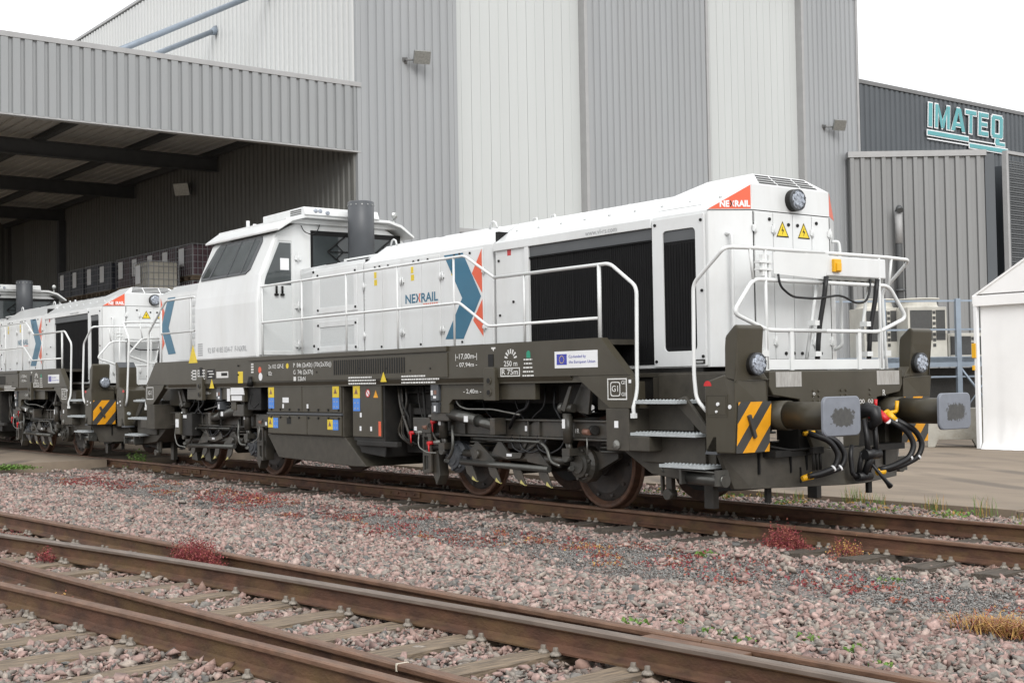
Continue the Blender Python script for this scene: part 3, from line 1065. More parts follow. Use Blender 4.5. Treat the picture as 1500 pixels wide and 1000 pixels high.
for i in range(20000):
    x, y = rq.uniform(-17.5, 4.8), rq.uniform(-3.3, -1.0)
    dn = math.sin(x*1.3+y*2.0)+math.sin(x*.55-y*3.1+1)+math.sin(x*3.7+y*4.3)*.6
    if dn < .55 or (x > -5 and rq.random() < .45) or (x > -8 and y > -1.5):
        continue
    c = Vector((x, y, -.215+rq.uniform(0, .035)))
    dv = Vector((rq.uniform(-1, 1), rq.uniform(-1, 1), rq.uniform(-.2, .9))).normalized()
    wv = dv.orthogonal().normalized()
    l_ = rq.uniform(.016, .042)
    mb.add([c, c+dv*l_*.5+wv*l_*.3, c+dv*l_, c+dv*l_*.5-wv*l_*.3], [(0, 1, 2, 3)], rq.randrange(4))
tag(mb.build('ground_cover', ['weed_rust', 'weed_red', 'weed_rust', 'weed_red'], recalc=False), kind='stuff')
rq = random.Random(5)
mb = MB()
for i in range(3600):
    x, y = rq.uniform(-6, 3.5), 2.35+rq.gauss(0, .27)
    if y > YARD_Y-.03 or y < 1.2:
        continue
    if math.sin(x*2.1)+math.sin(x*5.3+1) < -.2:
        continue
    c = Vector((x, y, -.19+rq.uniform(0, .05)))
    dv = Vector((rq.uniform(-1, 1), rq.uniform(-1, 1), rq.uniform(-.1, .8))).normalized()
    wv = dv.orthogonal().normalized()
    l_ = rq.uniform(.02, .055)
    mb.add([c, c+dv*l_*.5+wv*l_*.3, c+dv*l_, c+dv*l_*.5-wv*l_*.3], [(0, 1, 2, 3)], rq.randrange(3))
tag(mb.build('ground_cover', ['weed_green', 'grass_green', 'weed_dry'], recalc=False), kind='stuff')
# ================================================================== the industrial hall
FX = -24.0
HY0, HY1, HTOP = 8.4, 30.9, 16.0
hall = thing('industrial_hall', (FX, HY0, 0), 'tall hall with grey ribbed cladding and two white vertical panels behind the locomotive', 'building')
B = lambda mb, n, m, p, bev=0.0: mb.build(n, m, p, bev)
for y0, y1 in ((8.4, 11.86), (16.90, 22.62), (27.57, 30.90)):
    mb = MB().corr((FX-.03, y0+.12, 0), VY, VX, y1-y0-.24, 0, HTOP, .275, .04, .74)
    mb.box(FX-.22, FX-.035, y0+.02, y1-.02, 0, HTOP)
    B(mb, 'ribbed_cladding', 'clad_grey', hall)
    mb = MB()
    mb.box(FX-.36, FX+.02, y1-.13, y1, 0, HTOP+.02)
    mb.box(FX-.36, FX+.02, y0, y0+.13, 0, HTOP+.02)
    B(mb, 'corner_trim', 'trim_grey' if y0 > 8.5 else 'clad_grey', hall, .006)
    mb = MB()
    for i in range(int((y1-y0)/.55)):
        for j in range(4):
            yy, zz = y0+.22+i*.55, 4.2+((i*.75+j*3.0) % 11.5)
            mb.cyl((FX, yy, zz), (FX+.008, yy, zz), .016, n=6)
    B(mb, 'fixing_screws', 'trim_grey', hall).name = 'fixing_screw'
for y0, y1, zb in ((11.86, 16.90, 6.06), (22.62, 27.57, 6.06)):
    mb = MB()
    k = 7
    wd = (y1-y0)/k
    for i in range(k):
        mb.box(FX-.34, FX-.27, y0+i*wd+.006, y0+(i+1)*wd-.006, zb, HTOP)
        mb.box(FX-.26-.01, FX-.262, y0+i*wd+wd*.48, y0+i*wd+wd*.5, zb, HTOP)
    B(mb, 'white_panel', 'clad_white', hall)
    B(MB().box(FX-.36, FX-.345, y0, y1, zb, HTOP), 'panel_backing', 'trim_grey', hall)
    B(MB().box(FX-.36, FX-.18, y0, y1, zb-.14, zb-.003), 'door_lintel', 'trim_grey', hall, .01)
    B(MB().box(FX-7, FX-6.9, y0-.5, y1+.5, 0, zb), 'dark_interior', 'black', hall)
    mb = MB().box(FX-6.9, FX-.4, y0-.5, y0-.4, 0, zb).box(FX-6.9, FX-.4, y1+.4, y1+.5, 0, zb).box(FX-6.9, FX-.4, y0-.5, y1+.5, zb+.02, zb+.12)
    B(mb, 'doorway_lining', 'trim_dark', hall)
mb = MB()
mb.box(FX-.35, FX+.06, HY0-.03, HY1+.05, HTOP+.022, HTOP+.10)
B(mb, 'parapet_cap', 'trim_dark', hall, .006)
B(MB().box(-75, FX-.4, HY0+.25, HY1-.2, HTOP-.15, HTOP+.05), 'roof', 'roof_sheet', hall)
B(MB().box(-75, FX-.37, HY1-.25, HY1-.04, 0, HTOP), 'end_wall', 'clad_grey', hall)
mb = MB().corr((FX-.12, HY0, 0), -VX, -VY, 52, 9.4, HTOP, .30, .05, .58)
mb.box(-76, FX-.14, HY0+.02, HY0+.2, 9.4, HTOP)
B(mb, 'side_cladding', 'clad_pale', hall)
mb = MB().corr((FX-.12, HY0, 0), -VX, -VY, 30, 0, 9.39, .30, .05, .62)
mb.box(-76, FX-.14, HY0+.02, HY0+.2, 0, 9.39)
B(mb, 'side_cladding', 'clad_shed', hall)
B(MB().box(-76, FX-.14, HY0-.08, HY0+.25, HTOP+.06, HTOP+.16), 'eave_trim', 'trim_grey', hall)

# canopy over the track
cano = thing('canopy', (FX, 0, 7.9), 'grey ribbed canopy roof over the track, with dark beams underneath', 'canopy')
mb = MB().corr((FX-.02, -9, 0), VY, VX, 17.45, 7.98, 9.82, .283, .055, .76)
mb.box(FX-.20, FX-.025, -9, 8.46, 7.98, 9.82)
B(mb, 'fascia', 'clad_fascia', cano)
mb = MB().box(FX-.22, FX+.05, -9, 8.52, 9.80, 9.93)
mb.box(FX-.20, FX+.03, -9, 8.50, 7.94, 7.985)
B(mb, 'fascia_trim', 'trim_grey', cano, .004)
mb = MB()
for k in range(48):
    mb.box(-56, FX-.2, -9+k*.36, -9+k*.36+.22, 9.30, 9.36)
mb.box(-56, FX-.2, -9, 8.4, 9.365, 9.50)
B(mb, 'roof_deck', 'roof_sheet', cano)
def ibeam(mb, ax, a, b, c, z0, z1, w_):
    bx = (lambda u0, u1, v0, v1, q0, q1: mb.box(v0, v1, u0, u1, q0, q1)) if ax == 'y' else (lambda u0, u1, v0, v1, q0, q1: mb.box(u0, u1, v0, v1, q0, q1))
    bx(a, b, c-w_/2, c+w_/2, z0, z0+.025)
    bx(a, b, c-w_/2, c+w_/2, z1-.025, z1)
    bx(a, b, c-.01, c+.01, z0+.025, z1-.025)
for x in (-33.0, -40.3, -48.3):
    mb = MB()
    ibeam(mb, 'y', -9, 8.3, x, 8.62, 9.10, .26)
    B(mb, 'main_beam', 'roof_steel', cano)
for y in (-8.4, -4.6, -.65, 2.5, 5.5, 8.1):
    mb = MB()
    ibeam(mb, 'x', -56, FX-.22, y, 9.103, 9.295, .18)
    B(mb, 'purlin', 'roof_steel', cano)
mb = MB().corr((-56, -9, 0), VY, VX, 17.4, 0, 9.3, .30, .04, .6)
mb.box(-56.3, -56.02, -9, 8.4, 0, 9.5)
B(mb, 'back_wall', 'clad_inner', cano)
for x in (-55.5, -40.3, FX-.6):
    B(MB().box(x-.15, x+.15, -8.9, -8.6, 0, 9.1), 'post', 'roof_steel', cano)
for x in (-48.3,):
    mb = MB().box(x-.15, x+.15, 8.05, 8.33, 0, 8.62)
    B(mb, 'post', 'roof_steel', cano)

def floodlight(loc, aim, label, s=1.0, face='sticker_white', off=None):
    t = thing('floodlight', loc, label, 'floodlight')
    p_ = Vector(loc)
    aim = Vector(aim).normalized()
    rt = aim.cross(VZ).normalized()
    up = rt.cross(aim)
    c = p_+(aim*.38*s if off is None else Vector(off))
    fr = (c, rt, up)
    mb = MB().plate(fr, rr(-.26*s, .26*s, -.20*s, .20*s, .03*s), .10*s, -.10*s)
    hd = B(mb, 'housing', 'steel', t, .01)
    mb = MB().plate(fr, rr(-.23*s, .23*s, -.17*s, .17*s, .02*s), .006, 0)
    B(mb, 'lens', face, hd)
    mb = MB().tube([p_, p_+aim*.15*s+VZ*.05, c-aim*.1*s-up*.1*s], .03*s, 8)
    mb.plate((p_-Vector((0, 0, 0)), rt, up), rect(-.08*s, .08*s, -.10*s, .10*s), .03)
    B(mb, 'bracket', 'trim_dark', t)
floodlight((FX+.04, 10.0, 10.75), (.88, -.30, -.36), 'floodlight on the grey cladding between the canopy and the first white panel', .95, 'sticker_white', (.30, .38, .10))
floodlight((FX+.04, 28.7, 10.80), (.88, -.30, -.36), 'floodlight high on the grey cladding right of the second white panel', 1.0, 'sticker_white', (.30, .50, .10))
floodlight((-35.3, 8.30, 8.45), (.55, -.75, -.35), 'floodlight on the dark wall under the canopy roof', 1.1, 'lamp_glass')
mb = MB().cyl((-33.1, 8.35, 13.45), (-27.2, 1.5, 9.55), .085, n=14).cyl((-33.15, 8.40, 13.47), (-32.85, 8.05, 13.27), .16, .09, 12)
tag(mb.build('roof_brace', 'brace_blue'), 'shorter blue-grey tube brace running from the pale wall down to the canopy', 'brace', 'roof braces')
mb = MB().cyl((-29.0, 8.35, 13.86), (-24.9, 1.0, 9.62), .085, n=14).cyl((-29.05, 8.40, 13.9), (-28.85, 8.05, 13.7), .16, .09, 12)
tag(mb.build('roof_brace', 'brace_blue'), 'longer blue-grey tube brace crossing the pale wall to the top edge of the photo', 'brace', 'roof braces')

# ---- dark building with the sign, annex, screen
IX = -24.3
dark = thing('dark_building', (IX, 31, 0), 'long dark grey ribbed building carrying a teal lettered sign', 'building')
mb = MB().corr((IX, 30.95, 0), VY, VX, 40, 0, 12.86, .33, .04, .6)
mb.box(IX-12, IX-.02, 30.95, 71, 0, 12.86)
B(mb, 'ribbed_cladding', 'clad_dark', dark)
B(MB().box(IX-12, IX+.08, 30.95, 71, 12.865, 13.02), 'parapet_cap', 'trim_dark', dark)
SX = IX+.09
fr = (Vector((SX, 0, 0)), VY, VZ)
sg = thing('sign', (SX, 38.4, 11.1), 'teal lettered sign with a double underline high on the dark building', 'sign')
# teal face letters standing proud of white-edged backs
shapes = []
def let(polys, x0, x1, z0=11.62, z1=12.62, sh=.07):
    f = lambda p: (x0+p[0]*(x1-x0)+sh*p[1]*1.0, z0+p[1]*(z1-z0))
    for pg in polys:
        shapes.append([f(p) for p in pg])
S_ = .235
let([[(0, 0), (1, 0), (1, 1), (0, 1)]], 35.62, 35.90)
let([[(0, 0), (.2, 0), (.2, 1), (0, 1)], [(.8, 0), (1, 0), (1, 1), (.8, 1)], [(.2, 1), (.2, .68), (.42, 0), (.5, .0), (.5, .34)], [(.8, 1), (.5, .34), (.5, .0), (.58, 0), (.8, .68)]], 36.08, 37.12)
let([[(0, 0), (.24, 0), (.56, 1), (.36, 1)], [(.76, 0), (1, 0), (.64, 1), (.44, 1)], [(.2, .2), (.8, .2), (.8, .36), (.2, .36)]], 37.22, 38.22)
let([[(.36, 0), (.64, 0), (.64, .82), (.36, .82)], [(0, .8), (1, .8), (1, 1), (0, 1)]], 38.22, 39.02, sh=.07)
let([[(0, 0), (.3, 0), (.3, 1), (0, 1)], [(.3, 0), (1, 0), (1, .2), (.3, .2)], [(.3, .41), (.9, .41), (.9, .59), (.3, .59)], [(.3, .8), (1, .8), (1, 1), (.3, 1)]], 39.18, 39.92)
let([[(0, .1), (.28, .1), (.28, .92), (0, .92)], [(.66, .05), (.94, .05), (.94, .92), (.66, .92)], [(.08, .82), (.86, .82), (.86, 1), (.08, 1)], [(.08, 0), (.86, 0), (.86, .19), (.08, .19)], [(.35, 0), (.62, 0), (.62, -.16), (1.12, -.16), (1.12, -.32), (.4, -.32), (.3, -.2)]], 40.15, 41.08)
bars = [rect(35.55, 38.45, 11.26, 11.46), rect(38.50, 41.38, 11.01, 11.21)]
thin = [rect(35.55, 38.45, 11.09, 11.14), rect(38.55, 40.45, 11.34, 11.39)]
def grow(pg, g_):
    cx = sum(p[0] for p in pg)/len(pg)
    cz = sum(p[1] for p in pg)/len(pg)
    return [(p[0]+(g_ if p[0] > cx else -g_), p[1]+(g_ if p[1] > cz else -g_)) for p in pg]
mb = MB()
for i, pg in enumerate(shapes+bars):
    mb.plate(fr, grow(pg, .035), .012+.0006*i, 0)
for i, pg in enumerate(thin):
    mb.plate(fr, pg, .02, 0)
B(mb, 'letter_edge', 'sticker_white', sg)
mb = MB()
for i, pg in enumerate(shapes+bars):
    mb.plate(fr, grow(pg, -.018), .012+.0006*i, .02)
B(mb, 'letter_face', 'sign_teal', sg)
# annex: a lower block standing at an angle
AO = Vector((-23.75, 29.86, 0))
AD = Vector((2.76, 3.606, 0)).normalized()
AN = Vector((AD.y, -AD.x, 0))
ann = thing('annex', tuple(AO), 'lower grey annex with broad vertical ribs standing in front of the dark building', 'building')
mb = MB().corr(AO, AD, AN, 5.14, 0, 9.72, .40, .085, .52)
q4 = [AO-AN*.02, AO+AD*5.14-AN*.02, AO+AD*5.14-AN*5, AO-AN*5]
mb.extr([p+VZ*0 for p in q4], [p+VZ*9.72 for p in q4])
B(mb, 'ribbed_cladding', 'clad_annex', ann)
q4 = [AO+AN*.12-AD*.05, AO+AN*.12+AD*5.20, AO+AD*5.20-AN*.2, AO-AN*.2-AD*.05]
B(MB().extr([p+VZ*9.72 for p in q4], [p+VZ*9.94 for p in q4]), 'parapet_cap', 'trim_grey', ann)
q4 = [AO+AN*.05+AD*5.15, AO+AN*.05+AD*5.52, AO+AD*5.52-AN*4.8, AO+AD*5.15-AN*4.8]  # dark panel standing in for the shaded gap beside the screen
B(MB().extr([p for p in q4], [p+VZ*9.8 for p in q4]), 'gap_shade_panel', 'clad_dark', ann)
pc = Vector((-22.68, 31.24, 0))+AN*.26
mb = MB().tube([pc+VZ*0, pc+VZ*7.35, pc+VZ*7.62, pc+VZ*7.72+AN*.14, pc+VZ*7.62+AN*.26], .125, 12)
mb.cyl(pc+VZ*4.6, pc+VZ*4.67, .19, n=12)
vp = mb.build('vent_pipe', 'screen_grey')
tag(vp, 'dark vertical vent pipe with a bent cap fixed to the ribbed annex', 'pipe')
MB().cyl(pc+VZ*6.4+AN*.01, pc+VZ*7.6+AN*.01, .14, n=14).build('pipe_sleeve', 'trim_grey', vp)
SXX = -20.0
scn = thing('mesh_screen', (SXX, 34.6, 0), 'dark perforated metal screen rising behind the white tent', 'screen')
mb = MB()
for k in range(52):
    z = .3+k*.178
    mb.box(SXX-.04, SXX, 34.5, 56, z, z+.06)
    mb.box(SXX-.03, SXX-.005, 34.5, 56, z+.10, z+.135)
for k in range(108):
    mb.box(SXX-.05, SXX-.042, 34.5+k*.2, 34.54+k*.2, .2, 9.7)
for k in range(10):
    mb.box(SXX-.10, SXX+.02, 34.5+k*2.4, 34.6+k*2.4, 0, 9.75)
B(mb, 'perforated_sheet', 'screen_grey', scn)
B(MB().box(SXX-.14, SXX+.05, 34.4, 56, 9.75, 9.87).box(SXX-.14, SXX+.05, 34.36, 34.5, 0, 9.75), 'screen_frame', 'trim_grey', scn)
B(MB().box(SXX-1.8, SXX-.8, 36.0, 56, 0, 9.6), 'back_wall', 'clad_dark', scn)

# ---- white tent, concrete block, equipment platform
tent = thing('event_tent', (-7.7, 13.3, -.1), 'white marquee tent with a pitched roof on the concrete yard', 'tent')
TX0, TX1, TY0, TY1, EZ, PZ = -7.72, -1.72, 13.3, 22.0, 3.02, 4.75
mb = MB()
n = 44
fl = []
for k in range(n+1):
    x = TX0+(TX1-TX0)*k/n
    fl.append((x, .035*math.sin(k*1.1)+.03*math.sin(k*2.7+1)+.02*math.sin(k*5.1)))
cols_ = []
for j, (z, amp, off) in enumerate(((-.10, 1.4, -.10), (.04, 1.2, .0), (.6, .5, .03), (1.4, .35, .04), (2.2, .3, .04), (2.9, 0, .05))):
    cols_.append([(x, TY0+off+a*amp, z) for x, a in fl])
vs = [p for c in cols_ for p in c]
w_ = n+1
mb.add(vs, [(j*w_+i, j*w_+i+1, (j+1)*w_+i+1, (j+1)*w_+i) for j in range(5) for i in range(n)], 0, True)
mb.add([(TX0, TY0+.06, 2.9), (TX1, TY0+.06, 2.9), (TX1, TY0+.06, EZ), ((TX0+TX1)/2, TY0+.06, PZ), (TX0, TY0+.06, EZ)], [(0, 1, 2, 3, 4)])
mb.add([(TX0, TY0+.05, -.1), (TX0, TY1, -.1), (TX0, TY1, EZ), (TX0, TY0+.05, EZ)], [(0, 1, 2, 3)])
mb.add([(TX1, TY0+.05, -.1), (TX1, TY1, -.1), (TX1, TY1, EZ), (TX1, TY0+.05, EZ)], [(0, 1, 2, 3)])
B(mb, 'tent_wall', 'tent_white', tent)
mb = MB()
c = (TX0+TX1)/2
rf = [(TX0-.12, EZ-.17), (TX0-.12, EZ+.0), (c, PZ+.06), (TX1+.12, EZ), (TX1+.12, EZ-.17), (TX1+.06, EZ-.17), (TX1+.06, EZ-.02), (c, PZ+.0), (TX0-.06, EZ-.02), (TX0-.06, EZ-.17)]
mb.prism(rf, 'y', TY0-.06, TY1)
mb.box(TX0-.1, TX1+.1, TY0-.07, TY0-.045, EZ-.22, EZ-.005)
B(mb, 'tent_roof', 'tent_white', tent, .01)
mb = MB().prism([(TX0-.05, EZ+.03), (c, PZ+.03), (TX1+.05, EZ+.03)], 'y', TY0-.04, TY0-.02)
B(mb, 'gable', 'tent_white', tent)
mb = MB().box(TX0-.10, TX0-.02, TY0-.06, TY0+.03, -.10, EZ-.17)
B(mb, 'tent_pole', 'sticker_white', tent, .01)
mb = MB().box(TX0-.14, TX0-.05, TY0-.09, TY0-.06, 1.75, 2.05).box(TX0-.13, TX0-.08, TY0-.10, TY0-.06, 1.5, 1.6)
B(mb, 'strap_buckle', 'cock_yellow', tent, .01)
blk = thing('concrete_block', (-8.9, 13.5, -.1), 'stained white concrete block with a notch under its base, beside the tent', 'concrete block')
bd = Vector((.80, .60, 0)).normalized()
bn = Vector((bd.y, -bd.x, 0))
bo = Vector((-9.05, 13.35, -.11))
mb = MB()
pg = [(0, .0), (0, .82), (1.32, .82), (1.32, 0), (.98, 0), (.90, .16), (.22, .16), (.14, 0)]
mb.extr([bo+bd*a+VZ*b for a, b in pg], [bo+bd*a+VZ*b-bn*.6 for a, b in pg])
B(mb, 'block', 'concrete_wall', blk, .012)
plf = thing('equipment_platform', (-12.3, 18.0, 0), 'galvanised steel platform with railings carrying the ventilation units', 'platform')
PD = Vector((.50, .866, 0))
PN = Vector((PD.y, -PD.x, 0))
PO = Vector((-13.1, 16.6, 0))
at = lambda a, b, z: PO+PD*a-PN*b+VZ*z
def obox(mb, a0, a1, b0, b1, z0, z1):
    q = [at(a0, b0, z0), at(a1, b0, z0), at(a1, b1, z0), at(a0, b1, z0)]
    return mb.extr(q, [p+VZ*(z1-z0) for p in q])
mb = MB()
obox(mb, -1.2, 3.6, 0, 2.2, 1.74, 1.86)
obox(mb, -1.2, 3.6, 0, .06, 1.62, 1.88)
B(mb, 'deck', 'galv_blue', plf)
for a in (-1.1, .45, 2.45, 3.5):
    mb = MB()
    obox(mb, a, a+.13, -.02, .10, -.1, 3.36)
    B(mb, 'post', 'galv_blue', plf, .006)
mb = MB()
for z in (3.28, 2.55, 1.35):
    obox(mb, -1.2, 3.6, .03, .07, z, z+.045)
mb.tube([at(2.55, .02, 1.6), at(3.4, .02, .5)], .03, 6)
mb.tube([at(2.55, .02, .4), at(3.4, .02, 1.5)], .02, 6)
B(mb, 'railing', 'galv_blue', plf)
mb = MB()
obox(mb, -1.1, 3.5, .9, .95, 0, 1.6)
B(mb, 'infill', 'ac_grille', plf)
def acunit(a, b, w_, dp, h, lab, fan=True, z0=1.865):
    t = thing('ventilation_unit', tuple(at(a, b, z0)), lab, 'ventilation unit', 'ventilation units on the platform')
    mb = MB()
    obox(mb, a, a+w_, b, b+dp, z0, z0+h)
    bd_ = B(mb, 'casing', 'ac_beige', t, .012)
    mb = MB()
    obox(mb, a+.06, a+w_*.62, b-.012, b+.01, z0+.45*(1 if fan else .15), z0+h-.08)
    obox(mb, a+w_*.72, a+w_-.05, b-.012, b+.01, z0+.45*(1 if fan else .15), z0+h-.08)
    B(mb, 'coil_grille', 'ac_grille', t)
    mb = MB()
    for k in range(7):
        obox(mb, a+w_*.635, a+w_*.705, b-.014, b+.0, z0+h-.18-k*.14, z0+h-.10-k*.14)
    B(mb, 'vent', 'ac_grille', t)
    if fan:
        c_ = at(a+w_/2, b+dp/2, z0+h)
        mb = MB().lathe([(w_*.50, 0), (w_*.46, .05), (w_*.44, .14), (w_*.52, .22), (w_*.50, .24), (w_*.40, .22), (w_*.38, .02)], c_, VZ, 28, closed=False)
        B(mb, 'fan_shroud', 'ac_beige', t)
        mb = MB().lathe([(w_*.40, .10), (.05, .12), (.001, .12)], c_, VZ, 20, closed=False)
        B(mb, 'fan_guard', 'ac_grille', t)
acunit(.42, 1.0, 1.0, 1.0, 1.33, 'beige rooftop ventilation unit half hidden behind the far light tower')
acunit(1.30, .30, 1.05, 1.05, 1.30, 'beige ventilation unit with a round fan on top, fully in view by the galvanised post')
acunit(2.42, .40, 1.0, .6, .62, 'low beige unit with a mesh grille standing behind the galvanised post', False)

# ---- liquid containers stacked under the canopy
def ibc_make(x, y, z, m_, lab):
    t = thing('liquid_container', (x, y, z), lab, 'container', 'stacked liquid containers')
    mb = MB().box(x-.57, x+.57, y-.47, y+.47, z+.16, z+1.10)
    B(mb, 'tank', m_, t, .05)
    mb = MB()
    for k in range(9):
        a = -.60+k*.15
        mb.box(x+a-.008, x+a+.008, y-.51, y-.495, z+.14, z+1.13)
        mb.box(x+a-.008, x+a+.008, y+.495, y+.51, z+.14, z+1.13)
    for k in range(7):
        a = -.48+k*.16
        mb.box(x+.605, x+.62, y+a-.008, y+a+.008, z+.14, z+1.13)
    for zz in (.16, .36, .56, .76, .96, 1.12):
        mb.box(x-.62, x+.62, y-.515, y-.50, z+zz-.008, z+zz+.008)
        mb.box(x+.61, x+.625, y-.5, y+.5, z+zz-.008, z+zz+.008)
    B(mb, 'cage', 'ibc_cage', t)
    mb = MB().box(x-.6, x+.6, y-.5, y+.5, z+.10, z+.14)
    for a in (-.55, -.05, .45):
        mb.box(x+a, x+a+.1, y-.5, y+.5, z, z+.10)
    B(mb, 'pallet', 'timber', t)
    mb = MB().box(x-.38, x+.02, y-.523, y-.517, z+.45, z+1.02)
    B(mb, 'label_sheet', 'sticker_white', t)
    return t
cols6 = [(-42.2, 'ibc_dark', 'leftmost dark container in the top row of the stacks under the canopy'), (-40.8, 'ibc_dark', 'dark container second from the left in the top row under the canopy'),
         (-39.25, 'ibc_dark', 'dark blue container touching its twin, left one of the pair before the gap'), (-37.95, 'ibc_dark', 'dark blue container touching its twin, right one of the pair before the gap'),
         (-36.15, 'ibc_wine', 'wine-coloured container just right of the gap in the top row'), (-34.9, 'ibc_wine', 'wine-coloured container second right of the gap in the top row'),
         (-33.55, 'ibc_wine', 'wine-coloured container with a large white sheet, third right of the gap'), (-32.3, 'ibc_wine', 'wine-coloured container rising behind the milky white one'),
         (-31.0, 'ibc_wine', 'wine-coloured container half hidden behind the cab roof')]
for x, m_, lab in cols6:
    for k in (3, 4):
        ibc_make(x, 6.75, .12+k*1.16, m_, lab if k == 4 else ('dark' if m_ == 'ibc_dark' else 'wine-coloured')+' container in the row underneath, carrying another one of its colour')
for k in (3, 4):
    ibc_make(-31.55, 5.55, -.42+k*1.16, 'ibc_clear', 'milky white container standing in front of the wine-coloured ones' if k == 4 else 'milky white container underneath another milky one')
sh = thing('storage_rack', (-36, 6.6, 0), 'dark steel rack carrying the stacked containers under the canopy', 'rack')
mb = MB()
for x in (-42.2, -38.5, -36.1, -32.5, -29.1):
    for y in (5.9, 7.3):
        mb.box(x-.06, x+.06, y-.06, y+.06, -.012, 3.49)
mb.box(-43.0, -30.2, 5.9, 7.5, 3.49, 3.59)
B(mb, 'rack_frame', 'roof_steel', sh)
B(MB().box(-32.2, -30.9, 5.0, 6.1, -.012, 3.05), 'rack_base', 'roof_steel', sh)
# ================================================================== locomotive
LOCO = thing('locomotive', (0, 0, 0), 'white and dark grey diesel locomotive standing wholly in daylight with its front buffers free', 'locomotive', 'diesel locomotives')
SPLIT = {k: .012 for k in ('lock', 'hinge', 'warning_sticker', 'label', 'tread_plate', 'rail_guard', 'damper_bracket', 'brake_hose', 'hose_clip', 'hose_end', 'air_cock', 'lifting_eye',
         'roof_hatch', 'wiper', 'orange_wedge', 'cable', 'air_pipe', 'bolt', 'aerial', 'rail_deflector', 'sand_lid', 'door_handle', 'window_post', 'mandatory_sticker', 'blue_chevron', 'high_voltage_sign', 'pane', 'jacking_pad')}
SPLIT.update({'slot': .03, 'lettering': .14, 'data_plate': .06, 'cable_support': .05, 'bellows': .05, 'symbol': .1, 'damper_eye': .05, 'hose_bracket': .06, 'marker_lamp': .01, 'inner_frame': .05})
def L(mb, name, mats, parent=None, bevel=0.0):
    parent = parent or LOCO
    while parent.parent is not None and parent.parent.parent is not None:   # thing > part > sub-part, no deeper
        parent = parent.parent
    if name in SPLIT:
        for m_ in clusters(mb, SPLIT[name]):
            o = m_.build(name, mats, parent, bevel)
        return o
    return mb.build(name, mats, parent, bevel)
ROT = Matrix.Translation((-17, 0, 0)) @ Matrix.Rotation(math.pi, 4, 'Z')

# ---- frame: side sills, deck and the dark core added to block light
for s in (-1, 1):
    mb = MB()
    a, b = (-1.47, -1.40) if s < 0 else (1.40, 1.47)
    pr = [(-2.60, 1.86), (-2.13, 1.42), (-2.13, 1.13), (-2.47, 1.13), (-2.91, 1.40), (-14.09, 1.40), (-14.53, 1.13), (-14.87, 1.13), (-14.87, 1.42), (-14.40, 1.86)]
    mb.prism(pr, 'y', a, b)
    e = s*1.5
    mb.prism([(-2.60, 1.86), (-2.18, 1.47), (-14.82, 1.47), (-14.40, 1.86)], 'y', min(e, e-s*.03), max(e, e-s*.03))
    mb.prism([(-2.18, 1.465), (-2.13, 1.42), (-2.13, 1.13), (-2.47, 1.13), (-2.91, 1.40), (-2.97, 1.465)], 'y', min(e-s*.002, e-s*.03), max(e-s*.002, e-s*.03))
    mb.prism([(-14.03, 1.465), (-14.09, 1.40), (-14.53, 1.13), (-14.87, 1.13), (-14.87, 1.42), (-14.82, 1.465)], 'y', min(e-s*.002, e-s*.03), max(e-s*.002, e-s*.03))
    mb.prism([(e-s*.001, 1.468), (e-s*.04, 1.40), (e-s*.06, 1.40), (e-s*.06, 1.468)], 'x', -13.9, -3.1)
    sill = L(mb, 'side_sill', 'olive_paint', bevel=0.006)
    if s < 0:
        mb = MB()      # raised cover sheets and louvre slots
        mb.plate(side(-1.5), rect(-10.70, -5.38, 1.485, 1.785), 0.012)
        mb.plate(side(-1.5), rect(-10.70, -5.38, 1.80, 1.862), 0.03)
        L(mb, 'cover_sheet', 'olive_paint', sill, 0.004)
        mb = MB()
        for k in range(32):
            x = -8.12+k*0.057
            if x < -6.3:
                mb.plate(side(-1.5125), rr(x, x+.03, 1.55, 1.755, .014, 2), 0.003)
        L(mb, 'louvre', 'black', sill)
        mb = MB()
        for x, z in [(-10.1, 1.58), (-9.0, 1.56), (-8.6, 1.6), (-7.45, 1.63), (-6.75, 1.62), (-5.75, 1.60), (-11.1, 1.74), (-11.1, 1.60), (-12.2, 1.6), (-6.2, 1.58)]:
            mb.plate(side(-1.5), disc(x, z, .014, 8), 0.018)
        L(mb, 'bolt', 'under_dark', sill)
mb = MB().box(-14.4, -2.6, -1.40, 1.40, 1.79, 1.845)
L(mb, 'deck', 'olive_rough')
mb = MB()  # dark boxes added below the deck to block light
mb.box(-15.35, -1.65, -.97, .97, 1.16, 1.78)
mb.box(-10.3, -6.0, -1.05, 1.05, .62, 1.16)
mb.box(-7.2, -5.65, -.7, .7, .75, 1.16)
L(mb, 'light_block_core', 'under_dark', bevel=.01)
